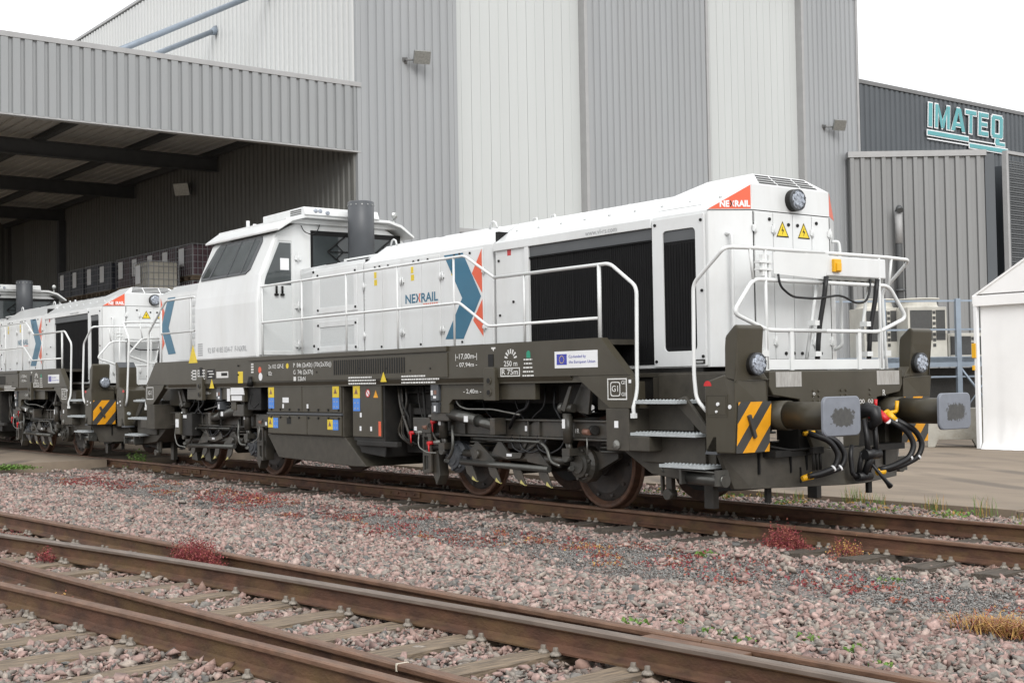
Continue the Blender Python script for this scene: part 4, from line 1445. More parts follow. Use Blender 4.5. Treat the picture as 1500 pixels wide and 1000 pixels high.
for s in (-1, 1):
    for g in (Matrix.Identity(4), ROT):
        G[0] = g
        mb = MB()
        y0, y1 = sorted((s*1.43, s*1.36))
        mb.prism([(-5.65, 1.40), (-5.65, 1.05), (-5.47, 1.05), (-5.47, 1.16), (-5.40, 1.215), (-3.79, 1.215), (-3.79, 1.40)], 'y', y0, y1)
        mb.box(-3.0, -2.5, min(s*1.2, s*.9), max(s*1.2, s*.9), 1.10, 1.40)
        L(mb, 'inner_frame', 'olive_paint', bevel=.005)
        L(MB().box(-3.76, -2.80, min(s*1.12, s*.95), max(s*1.12, s*.95), 1.15, 1.395), 'recess_shade', 'under_dark', bevel=.02)  # dark box puts the shade of the deep recess into its colour
        mb = MB()
        y0, y1 = sorted((s*1.535, s*1.47))
        mb.prism([(-4.62, 1.555), (-4.62, 1.205), (-4.40, 1.205), (-4.40, 1.555), (-4.43, 1.585), (-4.59, 1.585)], 'y', y0, y1)
        for z in (1.30, 1.435):
            mb.cyl((-4.51, s*1.53, z), (-4.51, s*1.545, z), .045, n=14)
        jk = L(mb, 'jacking_pad', 'olive_paint', bevel=.006)
        mb = MB()
        for z in (1.30, 1.435):
            mb.cyl((-4.51, s*1.54, z), (-4.51, s*1.549, z), .030, n=14)
        mb.box(-4.56, -4.46, min(s*1.49, s*1.506), max(s*1.49, s*1.506), 1.60, 1.74)
        L(mb, 'pad_hole', 'black', jk)
        G[0] = Matrix.Identity(4)

# ---- hoods
def hood(name, x0, x1, zb, w0, ze, w1, zt, cham0=None, cham1=None):
    """body with vertical sides to the eave ze and a sloping shoulder to the roof at zt; chamN=(dx, wn) cuts the corners at an end"""
    def sec(x, ws, wr, ztop):
        return [(x, -ws, zb), (x, -ws, ze), (x, -wr, ztop), (x, wr, ztop), (x, ws, ze), (x, ws, zb)]
    secs = []
    if cham0:
        secs.append(sec(x0, cham0[1], min(w1, cham0[1]), zt))
        secs.append(sec(x0+cham0[0], w0, w1, zt))
    else:
        secs.append(sec(x0, w0, w1, zt))
    if cham1:
        secs.append(sec(x1-cham1[0], w0, w1, zt))
        secs.append(sec(x1, cham1[1], min(w1, cham1[1]), zt))
    else:
        secs.append(sec(x1, w0, w1, zt))
    mb = MB()
    n = 6
    vs = [p for q in secs for p in q]
    fs = []
    for i in range(len(secs)-1):
        for k in range(n):
            fs.append((i*n+k, i*n+(k+1) % n, (i+1)*n+(k+1) % n, (i+1)*n+k))
    mb.add(vs, fs)
    mb.add(secs[0], [(5, 4, 3, 2, 1, 0)])
    mb.add(secs[-1], [(0, 1, 2, 3, 4, 5)])
    return mb
WH = 0.98
S98 = side(-WH)
cool = L(hood('h', -5.09, -1.285, 1.53, WH, 3.11, .60, 3.37, None, (.245, .60)), 'cooling_hood', 'white_paint', bevel=.008)
eng = L(hood('h', -8.17, -5.14, 1.80, WH, 3.11, .60, 3.37), 'engine_hood', 'white_paint', bevel=.008)
low = L(hood('h', -10.46, -8.21, 1.80, WH, 3.13, .78, 3.22, (.80, .74)), 'service_hood', 'white_paint', bevel=.008)
rear = L(hood('h', -15.715, -12.75, 1.53, WH, 3.11, .60, 3.30, (.245, .60)), 'rear_hood', 'white_paint', bevel=.008)
mb = MB().box(-8.215, -8.165, -.93, .93, 1.85, 3.18)
mb.box(-5.145, -5.085, -.93, .93, 1.85, 3.25)
L(mb, 'bellows', 'black')
def panel(parent, x0, x1, z0, z1, t=.012, name='door', m='white_paint', fr=None, bev=.004):
    return L(MB().plate(fr or S98, rect(x0, x1, z0, z1), t), name, m, parent, bev)
def knobs(parent, pts, fr, base=.012, r=.016, m='black', name='lock'):
    mb = MB()
    for a, b in pts:
        mb.plate(fr, disc(a, b, r, 10), .012, base)
    return L(mb, name, m, parent)
# engine hood: three pairs of doors
for x0, x1 in ((-8.13, -7.215), (-7.125, -6.275), (-6.18, -5.335)):
    xm = (x0+x1)/2
    for a, b in ((x0, xm-.004), (xm+.004, x1)):
        panel(eng, a, b, 1.885, 3.07)
    mb = MB()
    for x in (x0-.02, x1+.02):
        for z in (2.10, 2.79):
            mb.cyl((x, -1.0, z-.05), (x, -1.0, z+.05), .011, n=8)
            mb.box(x-.035, x+.035, -1.004, -.98, z-.02, z+.02)
    L(mb, 'hinge', 'white_paint', eng, .003)
    knobs(eng, [(xm-.18, 3.03), (xm-.06, 3.035), (xm+.16, 3.03), (xm-.03, 1.93)], S98)
mb = MB()
for k, x in enumerate((-7.85, -6.92, -5.98)):
    mb.plate(S98, rect(x-.03, x+.045, 2.78-.0*k, 2.86), .002, .0125)
    mb.plate(S98, rect(x-.03, x+.03, 2.88, 2.965), .002, .0125)
L(mb, 'warning_sticker', 'yellow', eng)
def logo_x(parent, fr, x0, x1, z0, z1, flip=False, base=.013):
    """blue chevron with orange wedges; x0..x1 full width"""
    W, H = x1-x0, z1-z0
    fx = (lambda t: x1-t*W) if flip else (lambda t: x0+t*W)
    B = [(0, .99), (.50, .99), (.955, .47), (.49, 0), (.01, .01), (.47, .47)]
    O1 = [(.985, 1.0), (.73, .74), (.985, .505)]
    O2 = [(.985, .435), (.745, .205), (1.0, .015)]
    mb = MB()
    mb.plate(fr, [(fx(a), z0+b*H) for a, b in B[:3]+[B[5]]], .0015, base)
    mb.plate(fr, [(fx(a), z0+b*H) for a, b in (B[2], B[3], B[4], B[5])], .0015, base)
    L(mb, 'blue_chevron', 'blue_logo', parent)
    mb = MB()
    for o in (O1, O2):
        mb.plate(fr, [(fx(a), z0+b*H) for a, b in o], .0015, base)
    L(mb, 'orange_wedge', 'orange_logo', parent)
logo_x(eng, S98, -6.17, -5.34, 1.965, 3.06)
def nexrail(parent, fr, x, z, h, w, cols=('blue_logo', 'orange_logo', 'blue_logo'), base=.0145, tail=True):
    wn, wx, wr = w*.315, w*.155, w*.505
    bo = .022 if tail else .045
    a = MB().text(fr, 'NE', x, z, h, wn, bold=bo, base=base)
    a.text(fr, 'RAIL', x+w-wr, z, h, wr, bold=bo, base=base)
    L(a, 'lettering', cols[0], parent)
    xx = x+wn+w*.012
    O, X, Y = fr
    bar = lambda p, q, c, t: MB().plate(fr, [(p[0]-t, p[1]), (p[0]+t, p[1]), (q[0]+t, q[1]), (q[0]-t, q[1])], .001, base)
    l = MB()
    l.plate(fr, [(xx, z), (xx+wx*.26, z), (xx+wx*.54, z+h*.5), (xx+wx*.26, z+h), (xx, z+h), (xx+wx*.30, z+h*.5)], .001, base)
    L(l, 'lettering', cols[2], parent)
    l = MB()
    l.plate(fr, [(xx+wx*.98, z), (xx+wx*.72, z), (xx+wx*.56, z+h*.45), (xx+wx*.56, z+h*.55), (xx+wx*.72, z+h), (xx+wx*.98, z+h), (xx+wx*.70, z+h*.5)], .001, base)
    if tail:
        for k in range(7):
            l.plate(fr, rect(x+w*.56+k*w*.065, x+w*.56+k*w*.065+w*.04, z-h*.33, z-h*.2), .001, base)
    L(l, 'lettering', cols[1], parent)
nexrail(eng, S98, -7.09, 2.485, .115, .77)
# roof fittings on the engine hood
mb = MB()
for x in (-7.95, -5.6):
    for y in (-.62, .62):
        mb.tube([(x-.08, y, 3.36), (x-.05, y, 3.43), (x, y, 3.45), (x+.05, y, 3.43), (x+.08, y, 3.36)], .013, 6)
L(mb, 'lifting_eye', 'white_paint', eng)
mb = MB()
for a, b in ((-8.0, -6.95), (-6.75, -5.55)):
    mb.box(a, b, -.57, .57, 3.365, 3.385)
L(mb, 'roof_hatch', 'white_paint', eng, .008)
# cooling hood
panel(cool, -5.06, -4.475, 1.885, 3.075)
knobs(cool, [(-5.0, 2.88), (-4.99, 2.22), (-4.72, 2.37), (-4.52, 3.04), (-4.71, 3.02)], S98)
L(MB().plate(S98, rect(-4.83, -4.76, 2.93, 3.02), .002, .0125), 'warning_sticker', 'red', cool)
gr = MB().plate(S98, rect(-4.40, -2.325, 1.57, 3.0), .006)
for k in range(61):
    x = -4.385+k*2.045/60
    gr.box(x, x+.012, -.990, -.984, 1.62, 2.86)
for x in (-4.27, -3.62, -2.98):
    gr.box(x, x+.010, -.992, -.984, 1.6, 2.98)
gr.box(-4.40, -2.325, -1.006, -.984, 2.86, 2.875)
grille = L(gr, 'radiator_grille', 'grille_black', cool)
L(MB().box(-4.40, -2.33, -.995, -.98, 2.88, 2.995), 'shutter_strip', 'window_rubber', cool)
mb = MB()
mb.box(-4.475, -4.40, -1.02, -.975, 1.60, 3.0)
mb.box(-5.08, -2.32, -1.022, -.978, 3.0, 3.10)
L(mb, 'grille_frame', 'white_paint', cool, .006)
fs = side(-1.0)
door = L(MB().ring(fs, rr(-2.31, -1.565, 1.545, 3.075, .01), rr(-2.155, -1.685, 1.70, 2.945, .05), .028, -.018), 'side_door', 'white_paint', cool, .003)
win = MB().plate(side(-.985), rr(-2.16, -1.68, 1.695, 2.95, .05), .008)
for k in range(12):
    x = -2.14+k*.04
    win.box(x, x+.008, -.998, -.99, 1.75, 2.80)
L(win, 'door_grille', 'grille_black', door)
L(MB().plate(side(-.99), rect(-2.15, -1.69, 2.83, 2.94), .006), 'shutter_strip', 'window_rubber', door)
knobs(door, [(-2.26, 3.02), (-1.60, 3.01), (-1.60, 1.64), (-2.27, 1.6), (-1.6, 2.3)], side(-1.01), 0)
mb = MB().ring(side(-1.01), rect(-1.72, -1.58, 1.565, 1.61), rect(-1.705, -1.595, 1.577, 1.598), .012)
L(mb, 'plate_holder', 'under_dark', door)
L(MB().text(side(-1.022), 'www.vl-rs.com', -3.36, 3.02, .055, .52, base=.003), 'lettering', 'lettering_grey', cool)
# front chamfer and front face
CH0, CH1 = Vector((-1.53, -WH, 0)), Vector((-1.285, -.60, 0))
CX = (CH1-CH0).normalized()
CHL = (CH1-CH0).length
chf = (CH0, CX, VZ)
CH2 = (Vector((-1.285, .60, 0)), (Vector((-1.53, WH, 0))-Vector((-1.285, .60, 0))).normalized(), VZ)
L(MB().plate(chf, [(.0, 3.113), (CHL-.012, 3.113), (CHL-.012, 3.355)], .0025), 'orange_corner', 'orange_logo', cool)
L(MB().plate(CH2, [(CHL, 3.113), (.012, 3.355), (.012, 3.113)], .0025), 'orange_corner', 'orange_logo', cool)
nexrail(cool, chf, CHL*.27, 3.135, .060, CHL*.69, ('sticker_white', 'sticker_white', 'under_dark'), base=.004, tail=False)
mb = MB()
mb.plate(chf, rect(-.005, CHL+.002, 3.098, 3.106), .003)
mb.plate(front(-1.285), rect(-.60, .60, 3.098, 3.106), .003)
mb.plate(front(-1.285), rect(-.595, -.583, 1.6, 3.09), .003)
mb.plate(front(-1.285), rect(.588, .598, 1.6, 3.09), .003)
L(mb, 'panel_seam', 'under_dark', cool)
F285 = front(-1.285)
for a, b in ((-.575, -.305), (-.295, -.005), (.005, .295), (.305, .58)):
    dd = panel(cool, a, b, 1.60, 3.09, .010, 'end_door', fr=F285)
mb = MB()
for x in (-.58, -.30, .30, .58):
    for z in (1.78, 2.92):
        mb.plate(F285, rr(x-.035, x+.035, z-.035, z+.035, .01, 2), .014, .010)
        mb.cyl((-1.265, x, z-.055), (-1.265, x, z+.055), .012, n=8)
L(mb, 'hinge', 'white_paint', cool)
knobs(cool, [(-.36, 3.02), (-.07, 2.98), (.07, 2.98), (.37, 3.02), (-.30, 2.68), (-.09, 2.67), (.16, 2.665), (.37, 2.665), (-.03, 1.66), (.1, 1.66), (.4, 1.66), (-.15, 1.66)], F285, .010, .018)
mb = MB()
mb2 = MB()
for x in (-.16, .17):
    mb.plate(F285, tri(x, 2.93, .165), .002, .0105)
    t = tri(x, 2.915, .15)
    mb2.ring(F285, tri(x, 2.93, .165), tri(x, 2.928, .136), .001, .0126)
    mb2.plate(F285, [(x+.008, 2.965), (x-.020, 2.912), (x+.003, 2.912), (x-.009, 2.868), (x+.022, 2.924), (x-.001, 2.924)], .001, .0126)
L(mb, 'high_voltage_sign', 'yellow', cool)
L(mb2, 'lightning_symbol', 'black', cool)
# grab handles at the front corners
for fr, sg in ((chf, 1), (CH2, 1)):
    O, X, Y = fr
    N = X.cross(Y)
    P3 = lambda a, z, h: O+X*a+VZ*z+N*h
    mb = MB().tube([P3(.18, 2.86, 0), P3(.22, 2.86, .07), P3(.22, 2.78, .08), P3(.22, 1.75, .08), P3(.22, 1.70, .0)], .017, 8, .03)
    L(mb, 'grab_handle', 'rail_white', cool)
# raised roof dome with the louvred front slope
dom = MB()
b4 = [(-2.42, -.60, 3.365), (-1.288, -.60, 3.365), (-1.288, .60, 3.365), (-2.42, .60, 3.365)]
t4 = [(-2.08, -.40, 3.50), (-1.45, -.40, 3.505), (-1.45, .40, 3.505), (-2.08, .40, 3.50)]
dom.extr(b4, t4)
dome = L(dom, 'roof_dome', 'white_paint', cool, .006)
sl = (Vector((-1.288, 0, 3.367)), VY, Vector((-.162, 0, .138)).normalized())
mb = MB()
for k, (a, b) in enumerate(((-.47, -.19), (-.165, .155), (.18, .45))):
    for j in range(4):
        f0, f1 = .025+j*.046, .051+j*.046
        sh = lambda v, f: v*(1-f*.9) if abs(v) > .3 else v
        mb.plate(sl, [(sh(a, f0), f0), (sh(b, f0), f0), (sh(b, f1), f1), (sh(a, f1), f1)], .003)
L(mb, 'louvre', 'under_dark', dome)
mb = MB()
mb.plate((Vector((0, -.98, 3.11)), VX, Vector((0, .38, .26)).normalized()), [(-2.35, .13), (-1.72, .13), (-1.62, .40), (-2.05, .40)], .006)
L(mb, 'roof_hatch', 'white_paint', cool, .003)
mb = MB()
for k in range(9):
    x = -4.9+k*.42
    mb.cyl((x, -.78, 3.245), (x, -.79, 3.262), .016, n=8)
    mb.cyl((x+.1, -.56, 3.36), (x+.1, -.56, 3.378), .02, n=8)
L(mb, 'bolt', 'white_mesh', cool)
mb = MB()
for x in (-4.9, -4.55):
    mb.tube([(x-.05, -.5, 3.36), (x-.03, -.5, 3.42), (x+.03, -.5, 3.42), (x+.05, -.5, 3.36)], .012, 6)
L(mb, 'lifting_eye', 'white_paint', cool)
def headlight(name, c, r, parent, ax=VX):
    c = Vector(c)
    h = MB().lathe([(r*1.0, -.10), (r*1.12, -.02), (r*1.12, .03), (r*1.0, .04)], c, ax, 24)
    hl = L(h, name, 'under_dark', parent)
    g = MB().lathe([(r*.97, .03), (r*.95, .052), (r*.6, .066), (r*.05, .070)], c, ax, 20)
    s = ax.orthogonal().normalized()
    t = ax.cross(s)
    for k in range(6):
        an = k*math.pi/3
        q = c+(s*math.cos(an)+t*math.sin(an))*r*.58
        g.cyl(q+ax*.05, q+ax*.075, r*.24, r*.20, 10)
    L(g, 'lens', 'lamp_glass', hl)
    g = MB()
    for k in range(6):
        an = (k+.5)*math.pi/3
        q = c+(s*math.cos(an)+t*math.sin(an))*r*.95
        g.cyl(q+ax*.03, q+ax*.064, r*.14, r*.11, 8)
    L(g, 'lens_clip', 'chimney_grey', hl)
    mb_ = MB().lathe([(r*1.1, .02), (r*1.1, .055), (r*.98, .058), (r*.98, .03)], c, ax, 24, closed=False)
    L(mb_, 'lens_ring', 'chimney_grey', hl)
    return hl
headlight('headlight', (-1.25, .01, 3.235), .102, LOCO)
# service hood: framed mesh panels
for z0, z1 in ((2.47, 3.085), (1.90, 2.345)):
    L(MB().ring(S98, rect(-9.52, -8.35, z0, z1), rect(-9.43, -8.44, z0+.08, z1-.08), .014), 'panel_frame', 'white_paint', low, .003)
    L(MB().plate(S98, rect(-9.435, -8.435, z0+.075, z1-.075), .005), 'mesh_panel', 'white_mesh', low)
    knobs(low, [(-9.47, z0+.05), (-8.39, z0+.05), (-9.47, z1-.05), (-8.39, z1-.05)], S98, .014, .018)
mb = MB()
for a, b in ((-9.55, -9.25), (-8.95, -8.35)):
    mb.box(a, b, -.80, -.76, 3.21, 3.228)
L(mb, 'roof_slot', 'black', low)
mb = MB().box(-9.35, -8.25, -.62, .62, 3.21, 3.29)
L(mb, 'roof_hatch', 'white_paint', low, .01)
knobs(low, [(-9.62, 3.10), (-9.62, 2.0)], S98, 0, .02)
# exhaust stack
ch = MB().lathe([(.205, 0), (.205, 1.03), (.19, 1.04), (.18, 1.03), (.175, .6)], (-9.9, .02, 3.22), VZ, 40)
for f in range(len(ch.sm)):
    ch.sm[f] = len(ch.f[f]) == 4
stack = L(ch, 'exhaust_stack', 'chimney_grey')
mb = MB()
for k in range(14):
    a = k*2*math.pi/14
    mb.cyl((-9.9+.2*math.cos(a), .02+.2*math.sin(a), 4.20), (-9.9+.212*math.cos(a), .02+.212*math.sin(a), 4.20), .012, n=6)
L(mb, 'bolt', 'steel', stack)

# ---- cab
X0, X1 = -12.74, -10.47
half = [(-1.5, 1.845), (-1.5, 2.70), (-1.482, 2.86), (-1.44, 3.12), (-1.165, 3.765), (-.8, 3.95)]
sec = half+[(-a, b) for a, b in half[::-1]]
cmb = MB().prism(sec, 'x', X0, X1)
cab = L(cmb, 'cab', 'white_paint', bevel=.035)
roof = [(-1.23, 3.78), (-1.235, 3.815), (-1.0, 3.985), (-.76, 4.05), (.76, 4.05), (1.0, 3.985), (1.235, 3.815), (1.23, 3.78), (.98, 3.94), (.75, 4.005), (-.75, 4.005), (-.98, 3.94)]
croof = L(MB().prism(roof, 'x', -12.87, -10.24), 'cab_roof', 'white_paint', cab, .008)
mb = MB().box(-12.80, -10.40, -1.02, 1.02, 3.93, 4.0)
L(mb, 'roof_lining', 'white_paint', croof)
lb = L(MB().prism([(-11.63, 4.03), (-11.63, 4.165), (-10.26, 4.175), (-10.20, 4.05), (-10.26, 4.03)], 'y', -.79, .55), 'roof_box', 'white_paint', croof, .012)
mb = MB()
for i in range(12):
    for j in range(3):
        mb.plate(side(-.79), rect(-10.68+i*.03, -10.662+i*.03, 4.065+j*.03, 4.085+j*.03), .003)
L(mb, 'vent', 'under_dark', lb)
mb = MB().plate((Vector((-10.225, 0, 4.05)), VY, Vector((-.43, 0, .9)).normalized()), rr(-.66, -.46, .022, .112, .04), .004)
L(mb, 'lamp_recess', 'black', lb)
mb = MB()
for y in (-.60, -.52):
    mb.lathe([(.03, 0), (.034, .03), (.01, .035)], (-10.24, y, 4.115), VX, 12)
mb.cyl((-10.25, -.40, 4.09), (-10.18, -.40, 4.09), .03, n=10)
L(mb, 'marker_lamp', 'lamp_glass', lb)
mb = MB().cyl((-12.05, -.85, 3.98), (-12.05, -.85, 4.14), .03, n=10).cyl((-11.8, -.85, 3.98), (-11.8, -.85, 4.06), .05, .03, n=10)
L(mb, 'aerial', 'white_paint', croof)
mb = MB().cyl((-10.42, .95, 3.98), (-10.42, .95, 4.10), .02, n=8).lathe([(.025, -.05), (.055, 0), (.05, .03), (.02, .04)], (-10.40, .95, 4.16), Vector((1, -.3, 0)), 20)
L(mb, 'horn', 'steel', croof)
INC = (Vector((0, -1.44, 3.12)), VX, Vector((0, .275, .645)).normalized())
q = lambda x, z: (x, (z-3.12)*1.0871)
corner = [q(-12.66, 3.155), q(-10.94, 3.155), q(-10.80, 3.25), q(-10.80, 3.65), q(-10.90, 3.755), q(-12.40, 3.755), q(-12.52, 3.66), q(-12.72, 3.27)]
sw = L(MB().plate(INC, [q(-12.60, 3.155), q(-10.97, 3.155), q(-10.86, 3.22), q(-10.80, 3.66), q(-10.87, 3.745), q(-12.36, 3.745), q(-12.46, 3.68), q(-12.66, 3.24)], .016), 'side_window', 'window_rubber', cab, .004)
mb = MB()
for pts in ([q(-12.56, 3.20), q(-12.33, 3.20), q(-12.20, 3.69), q(-12.36, 3.69)], [q(-12.27, 3.20), q(-11.67, 3.20), q(-11.60, 3.69), q(-12.14, 3.69)], [q(-11.60, 3.20), q(-10.98, 3.20), q(-10.88, 3.66), q(-10.92, 3.69), q(-11.53, 3.69)]):
    mb.plate(INC, pts, .003, .016)
L(mb, 'pane', 'glass', sw)
mb = MB()
for a, b in ((-12.28, -12.14), (-11.63, -11.565), (-11.15, -11.10)):
    mb.plate(INC, [q(a, 3.18), q(a+.03, 3.18), q(b+.03, 3.72), q(b, 3.72)], .012, .016)
L(mb, 'window_post', 'window_rubber', sw)
L(MB().text(side(-1.5), '92 87 4185 034-7  F-NXRL', -12.22, 1.965, .085, 1.42, base=.003), 'lettering', 'lettering_grey', cab)
mb = MB()
for k in range(6):
    mb.plate(side(-1.5), rect(-12.60, -12.42, 1.93+k*.036, 1.95+k*.036), .001, .002)
L(mb, 'data_plate', 'lettering_grey', cab)
FC = front(X1)
cd = L(MB().ring(FC, [(-1.46, 1.89), (-1.14, 1.89), (-.84, 1.89), (-.84, 3.72), (-1.155, 3.72), (-1.40, 3.12), (-1.46, 2.75)], [(-1.40, 1.95), (-1.14, 1.95), (-.90, 1.95), (-.90, 3.65), (-1.13, 3.65), (-1.345, 3.12), (-1.40, 2.78)], .022), 'door_frame', 'white_paint', cab, .004)
L(MB().plate(FC, [(-1.42, 1.93), (-.88, 1.93), (-.88, 3.67), (-1.13, 3.67), (-1.36, 3.12), (-1.42, 2.78)], .012), 'cab_door', 'white_mesh', cab)
L(MB().plate(FC, [(-1.37, 2.97), (-.915, 2.97), (-.915, 3.62), (-1.11, 3.62), (-1.335, 3.10), (-1.37, 2.99)], .006, .012), 'door_window', 'glass', cab)
mb = MB()
mb.plate(FC, rect(-1.10, -.95, 3.20, 3.38), .002, .019)
L(mb, 'notice', 'sticker_white', cab)
mb = MB()
for y in (-1.17, -1.07):
    mb.cyl((X1+.03, y, 2.83), (X1+.03, y, 2.95), .018, n=8)
    mb.cyl((X1+.03, y, 2.80), (X1+.03, y, 2.83), .035, n=8)
L(mb, 'door_handle', 'black', cab)
mb = MB()
for z in (2.05, 2.65, 3.4):
    mb.plate(FC, rect(-.86, -.74, z-.04, z+.04), .03, .01)
    mb.cyl((X1+.04, -.8, z-.07), (X1+.04, -.8, z+.07), .015, n=8)
L(mb, 'hinge', 'white_paint', cab, .003)
mb = MB()
mb.plate(FC, rect(-.56, 1.10, 3.18, 3.84), .006)
ws = L(mb, 'windscreen', 'black', cab)
mb = MB().plate(FC, rect(-.52, 1.03, 3.18, 3.76), .004, .006)
L(mb, 'pane', 'glass', ws)
mb = MB()
xx = X1+.03
for y in (-.12, .75):
    mb.tube([(xx, y-.15, 3.52), (xx, y, 3.64), (xx, y+.14, 3.52), (xx, y, 3.40), (xx, y-.15, 3.52)], .010, 6)
    mb.tube([(xx, y, 3.64), (xx, y+.22, 3.80)], .010, 6)
    mb.tube([(xx, y+.02, 3.40), (xx, y+.2, 3.26)], .010, 6)
    mb.tube([(xx, y+.14, 3.52), (xx, y+.5, 3.53)], .010, 6)
    mb.tube([(xx, y-.15, 3.52), (xx, y+.14, 3.52)], .008, 6)
L(mb, 'wiper', 'black', ws)
mb = MB().tube([(X1+.05, -.75, 3.90), (X1+.09, -.72, 3.80), (X1+.08, -.58, 3.76), (X1+.05, -.45, 3.84), (X1+.05, -.42, 3.94)], .008, 6, .05)
L(mb, 'cable', 'black_rubber', cab)
# rear hood fittings
logo_x(rear, S98, -15.40, -14.72, 2.02, 3.06, flip=True, base=.003)
for a, b in ((-14.60, -14.10), (-14.05, -13.5), (-13.45, -12.85)):
    panel(rear, a, b, 1.9, 3.07, .008)
mb = MB()
for k in range(7):
    mb.plate(S98, rect(-14.0, -13.6, 2.0+k*.14, 2.09+k*.14), .01, .008)
L(mb, 'louvre', 'white_mesh', rear)
# ---- both ends: platform, beam, buffers, light towers, steps, guard rails
for END in (0, 1):
    G[0] = ROT if END else Matrix.Identity(4)
    mb = MB().box(-2.6, -.80, -1.0, 1.0, 1.44, 1.485)
    mb.box(-2.35, -1.1, -1.0, 1.0, 1.18, 1.44)
    L(mb, 'end_platform', 'olive_rough', None, .006)
    mb = MB()
    mb.prism([(-1.03, 1.475), (-1.03, 1.33), (-.98, 1.25), (-.60, 1.20), (-.55, .98), (.55, .98), (.60, 1.20), (.98, 1.25), (1.03, 1.33), (1.03, 1.475)], 'x', -.86, -.73)
    mb.prism([(-.34, .99), (-.30, .70), (.30, .70), (.34, .99)], 'x', -.84, -.74)
    beam = L(mb, 'buffer_beam', 'olive_paint', None, .008)
    mb = MB()
    for y0 in (-.94, .60):
        mb.plate(front(-.73), rect(y0, y0+.37, 1.325, 1.468), .004)
    L(mb, 'tread_plate', 'bare_plate', beam)
    mb = MB()
    for y in (-.40, -.32, .02, .10, .48):
        for z in (1.28, 1.23, 1.18):
            mb.lathe([(.016, 0), (.012, .012), (.002, .014)], (-.73, y, z), VX, 8)
    L(mb, 'rivet', 'olive_paint', beam)
    for s in (-1, 1):
        mb = MB()
        mb.cyl((-.90, s*.875, 1.055), (-.62, s*.875, 1.055), .140, n=32)
        mb.cyl((-.62, s*.875, 1.055), (-.055, s*.875, 1.055), .130, n=32)
        mb.lathe([(.118, 0), (.15, .03), (.10, .035)], (-.06, s*.875, 1.055), VX, 24)
        bf = L(mb, 'buffer', 'olive_paint')
        hd = MB()
        ft = (Vector((-.04, s*.875, 1.055)), VY, VZ)
        ou = rr(-.265, .265, -.18, .18, .065, 5)
        n = len(ou)
        for t0, t1, f0, f1 in ((0, .006, .97, 1.0), (.006, .028, 1, 1), (.028, .036, 1, .955), (.036, .040, .955, .5)):
            A = [ft[0]+VY*a*f0+VZ*b*f0+VX*t0 for a, b in ou]
            B_ = [ft[0]+VY*a*f1+VZ*b*f1+VX*t1 for a, b in ou]
            hd.add(A+B_, [(i, (i+1) % n, n+(i+1) % n, n+i) for i in range(n)], 0, False)
        hd.add([ft[0]+VY*a*.97+VZ*b*.97 for a, b in ou], [tuple(range(n))[::-1]])
        hd.add([ft[0]+VY*a*.5+VZ*b*.5+VX*.040 for a, b in ou], [tuple(range(n))])
        hh = L(hd, 'buffer_head', 'buffer_face', bf)
        # light tower with the corner hazard panel
        e0, e1 = sorted((s*1.5, s*1.045))
        u0, u1 = sorted((s*1.5, s*1.15))
        tw = MB()
        tw.prism([(-1.12, .715), (-.77, .715), (-.735, 1.10), (-.725, 1.40), (-.87, 1.45), (-1.12, 1.385)], 'y', e0, e1)
        tw.prism([(-.86, 1.41), (-.725, 1.40), (-.69, 1.74), (-.675, 1.885), (-.715, 1.915), (-.845, 1.80), (-.855, 1.70)], 'y', u0, u1)
        tw.add([(-.725, s*1.16, 1.40), (-.725, s*1.045, 1.40), (-.725, s*1.16, 1.52), (-.86, s*1.16, 1.40), (-.86, s*1.045, 1.40), (-.86, s*1.16, 1.52)],
               [(0, 1, 2), (3, 5, 4), (0, 2, 5, 3), (1, 4, 5, 2), (0, 3, 4, 1)])
        tower = L(tw, 'light_tower', 'olive_paint', None, .014)
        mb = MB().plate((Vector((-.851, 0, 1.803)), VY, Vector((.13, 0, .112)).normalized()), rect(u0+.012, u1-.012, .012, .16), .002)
        L(mb, 'tower_top_plate', 'chimney_grey', tower)  # lighter grey plate over the tower's sloping top facet
        headlight('headlight', (-.70, s*1.262, 1.545), .096, LOCO)
        # hazard panel: diagonal bars
        fz = (Vector((-.763, 0, .72)), VY, Vector((.037, 0, .47)).normalized())
        h0, h1 = sorted((s*1.475, s*1.025))
        hz = L(MB().plate(fz, rect(h0, h1, 0, .475), .006, .004), 'hazard_panel', 'hazard_black')
        mb = MB()
        hw, hh_ = h1-h0, .475
        for k in (-1.0, -.42, .16, .74):
            c0, c1 = k*hw*1.15, k*hw*1.15+hw*.36
            pts = []
            # clip the slanted bar to the panel
            bar = [(c0, 0), (c1, 0), (c1+hw*.85, hh_), (c0+hw*.85, hh_)]
            def clip(P, f):
                o_ = []
                for i in range(len(P)):
                    a, b_ = P[i-1], P[i]
                    fa, fb = f(a), f(b_)
                    if (fa >= 0) != (fb >= 0):
                        t = fa/(fa-fb)
                        o_.append((a[0]+(b_[0]-a[0])*t, a[1]+(b_[1]-a[1])*t))
                    if fb >= 0:
                        o_.append(b_)
                return o_
            bar = clip(clip(bar, lambda p_: p_[0]), lambda p_: hw-p_[0])
            if len(bar) > 2:
                mb.plate(fz, [(h0+a, b_) for a, b_ in bar], .0015, .0105)
        L(mb, 'hazard_stripe', 'hazard_orange', hz)
        if s < 0:
            mb = MB().plate(fz, [(h0+.115, .345), (h0+.15, .36), (h0+.245, .15), (h0+.215, .13)], .03, .012)
            L(mb, 'lever', 'hazard_black', hz, .004)
        ys = side(-1.5) if s < 0 else (Vector((0, 1.5, 0)), -VX, VZ)
        sx = 1 if s < 0 else -1
        rx = lambda a, b, c, d_: rect(*sorted((sx*a, sx*b)), c, d_)
        mb = MB().ring(ys, rx(-1.105, -.83, 1.055, 1.265), rx(-1.095, -.84, 1.065, 1.255), .004)
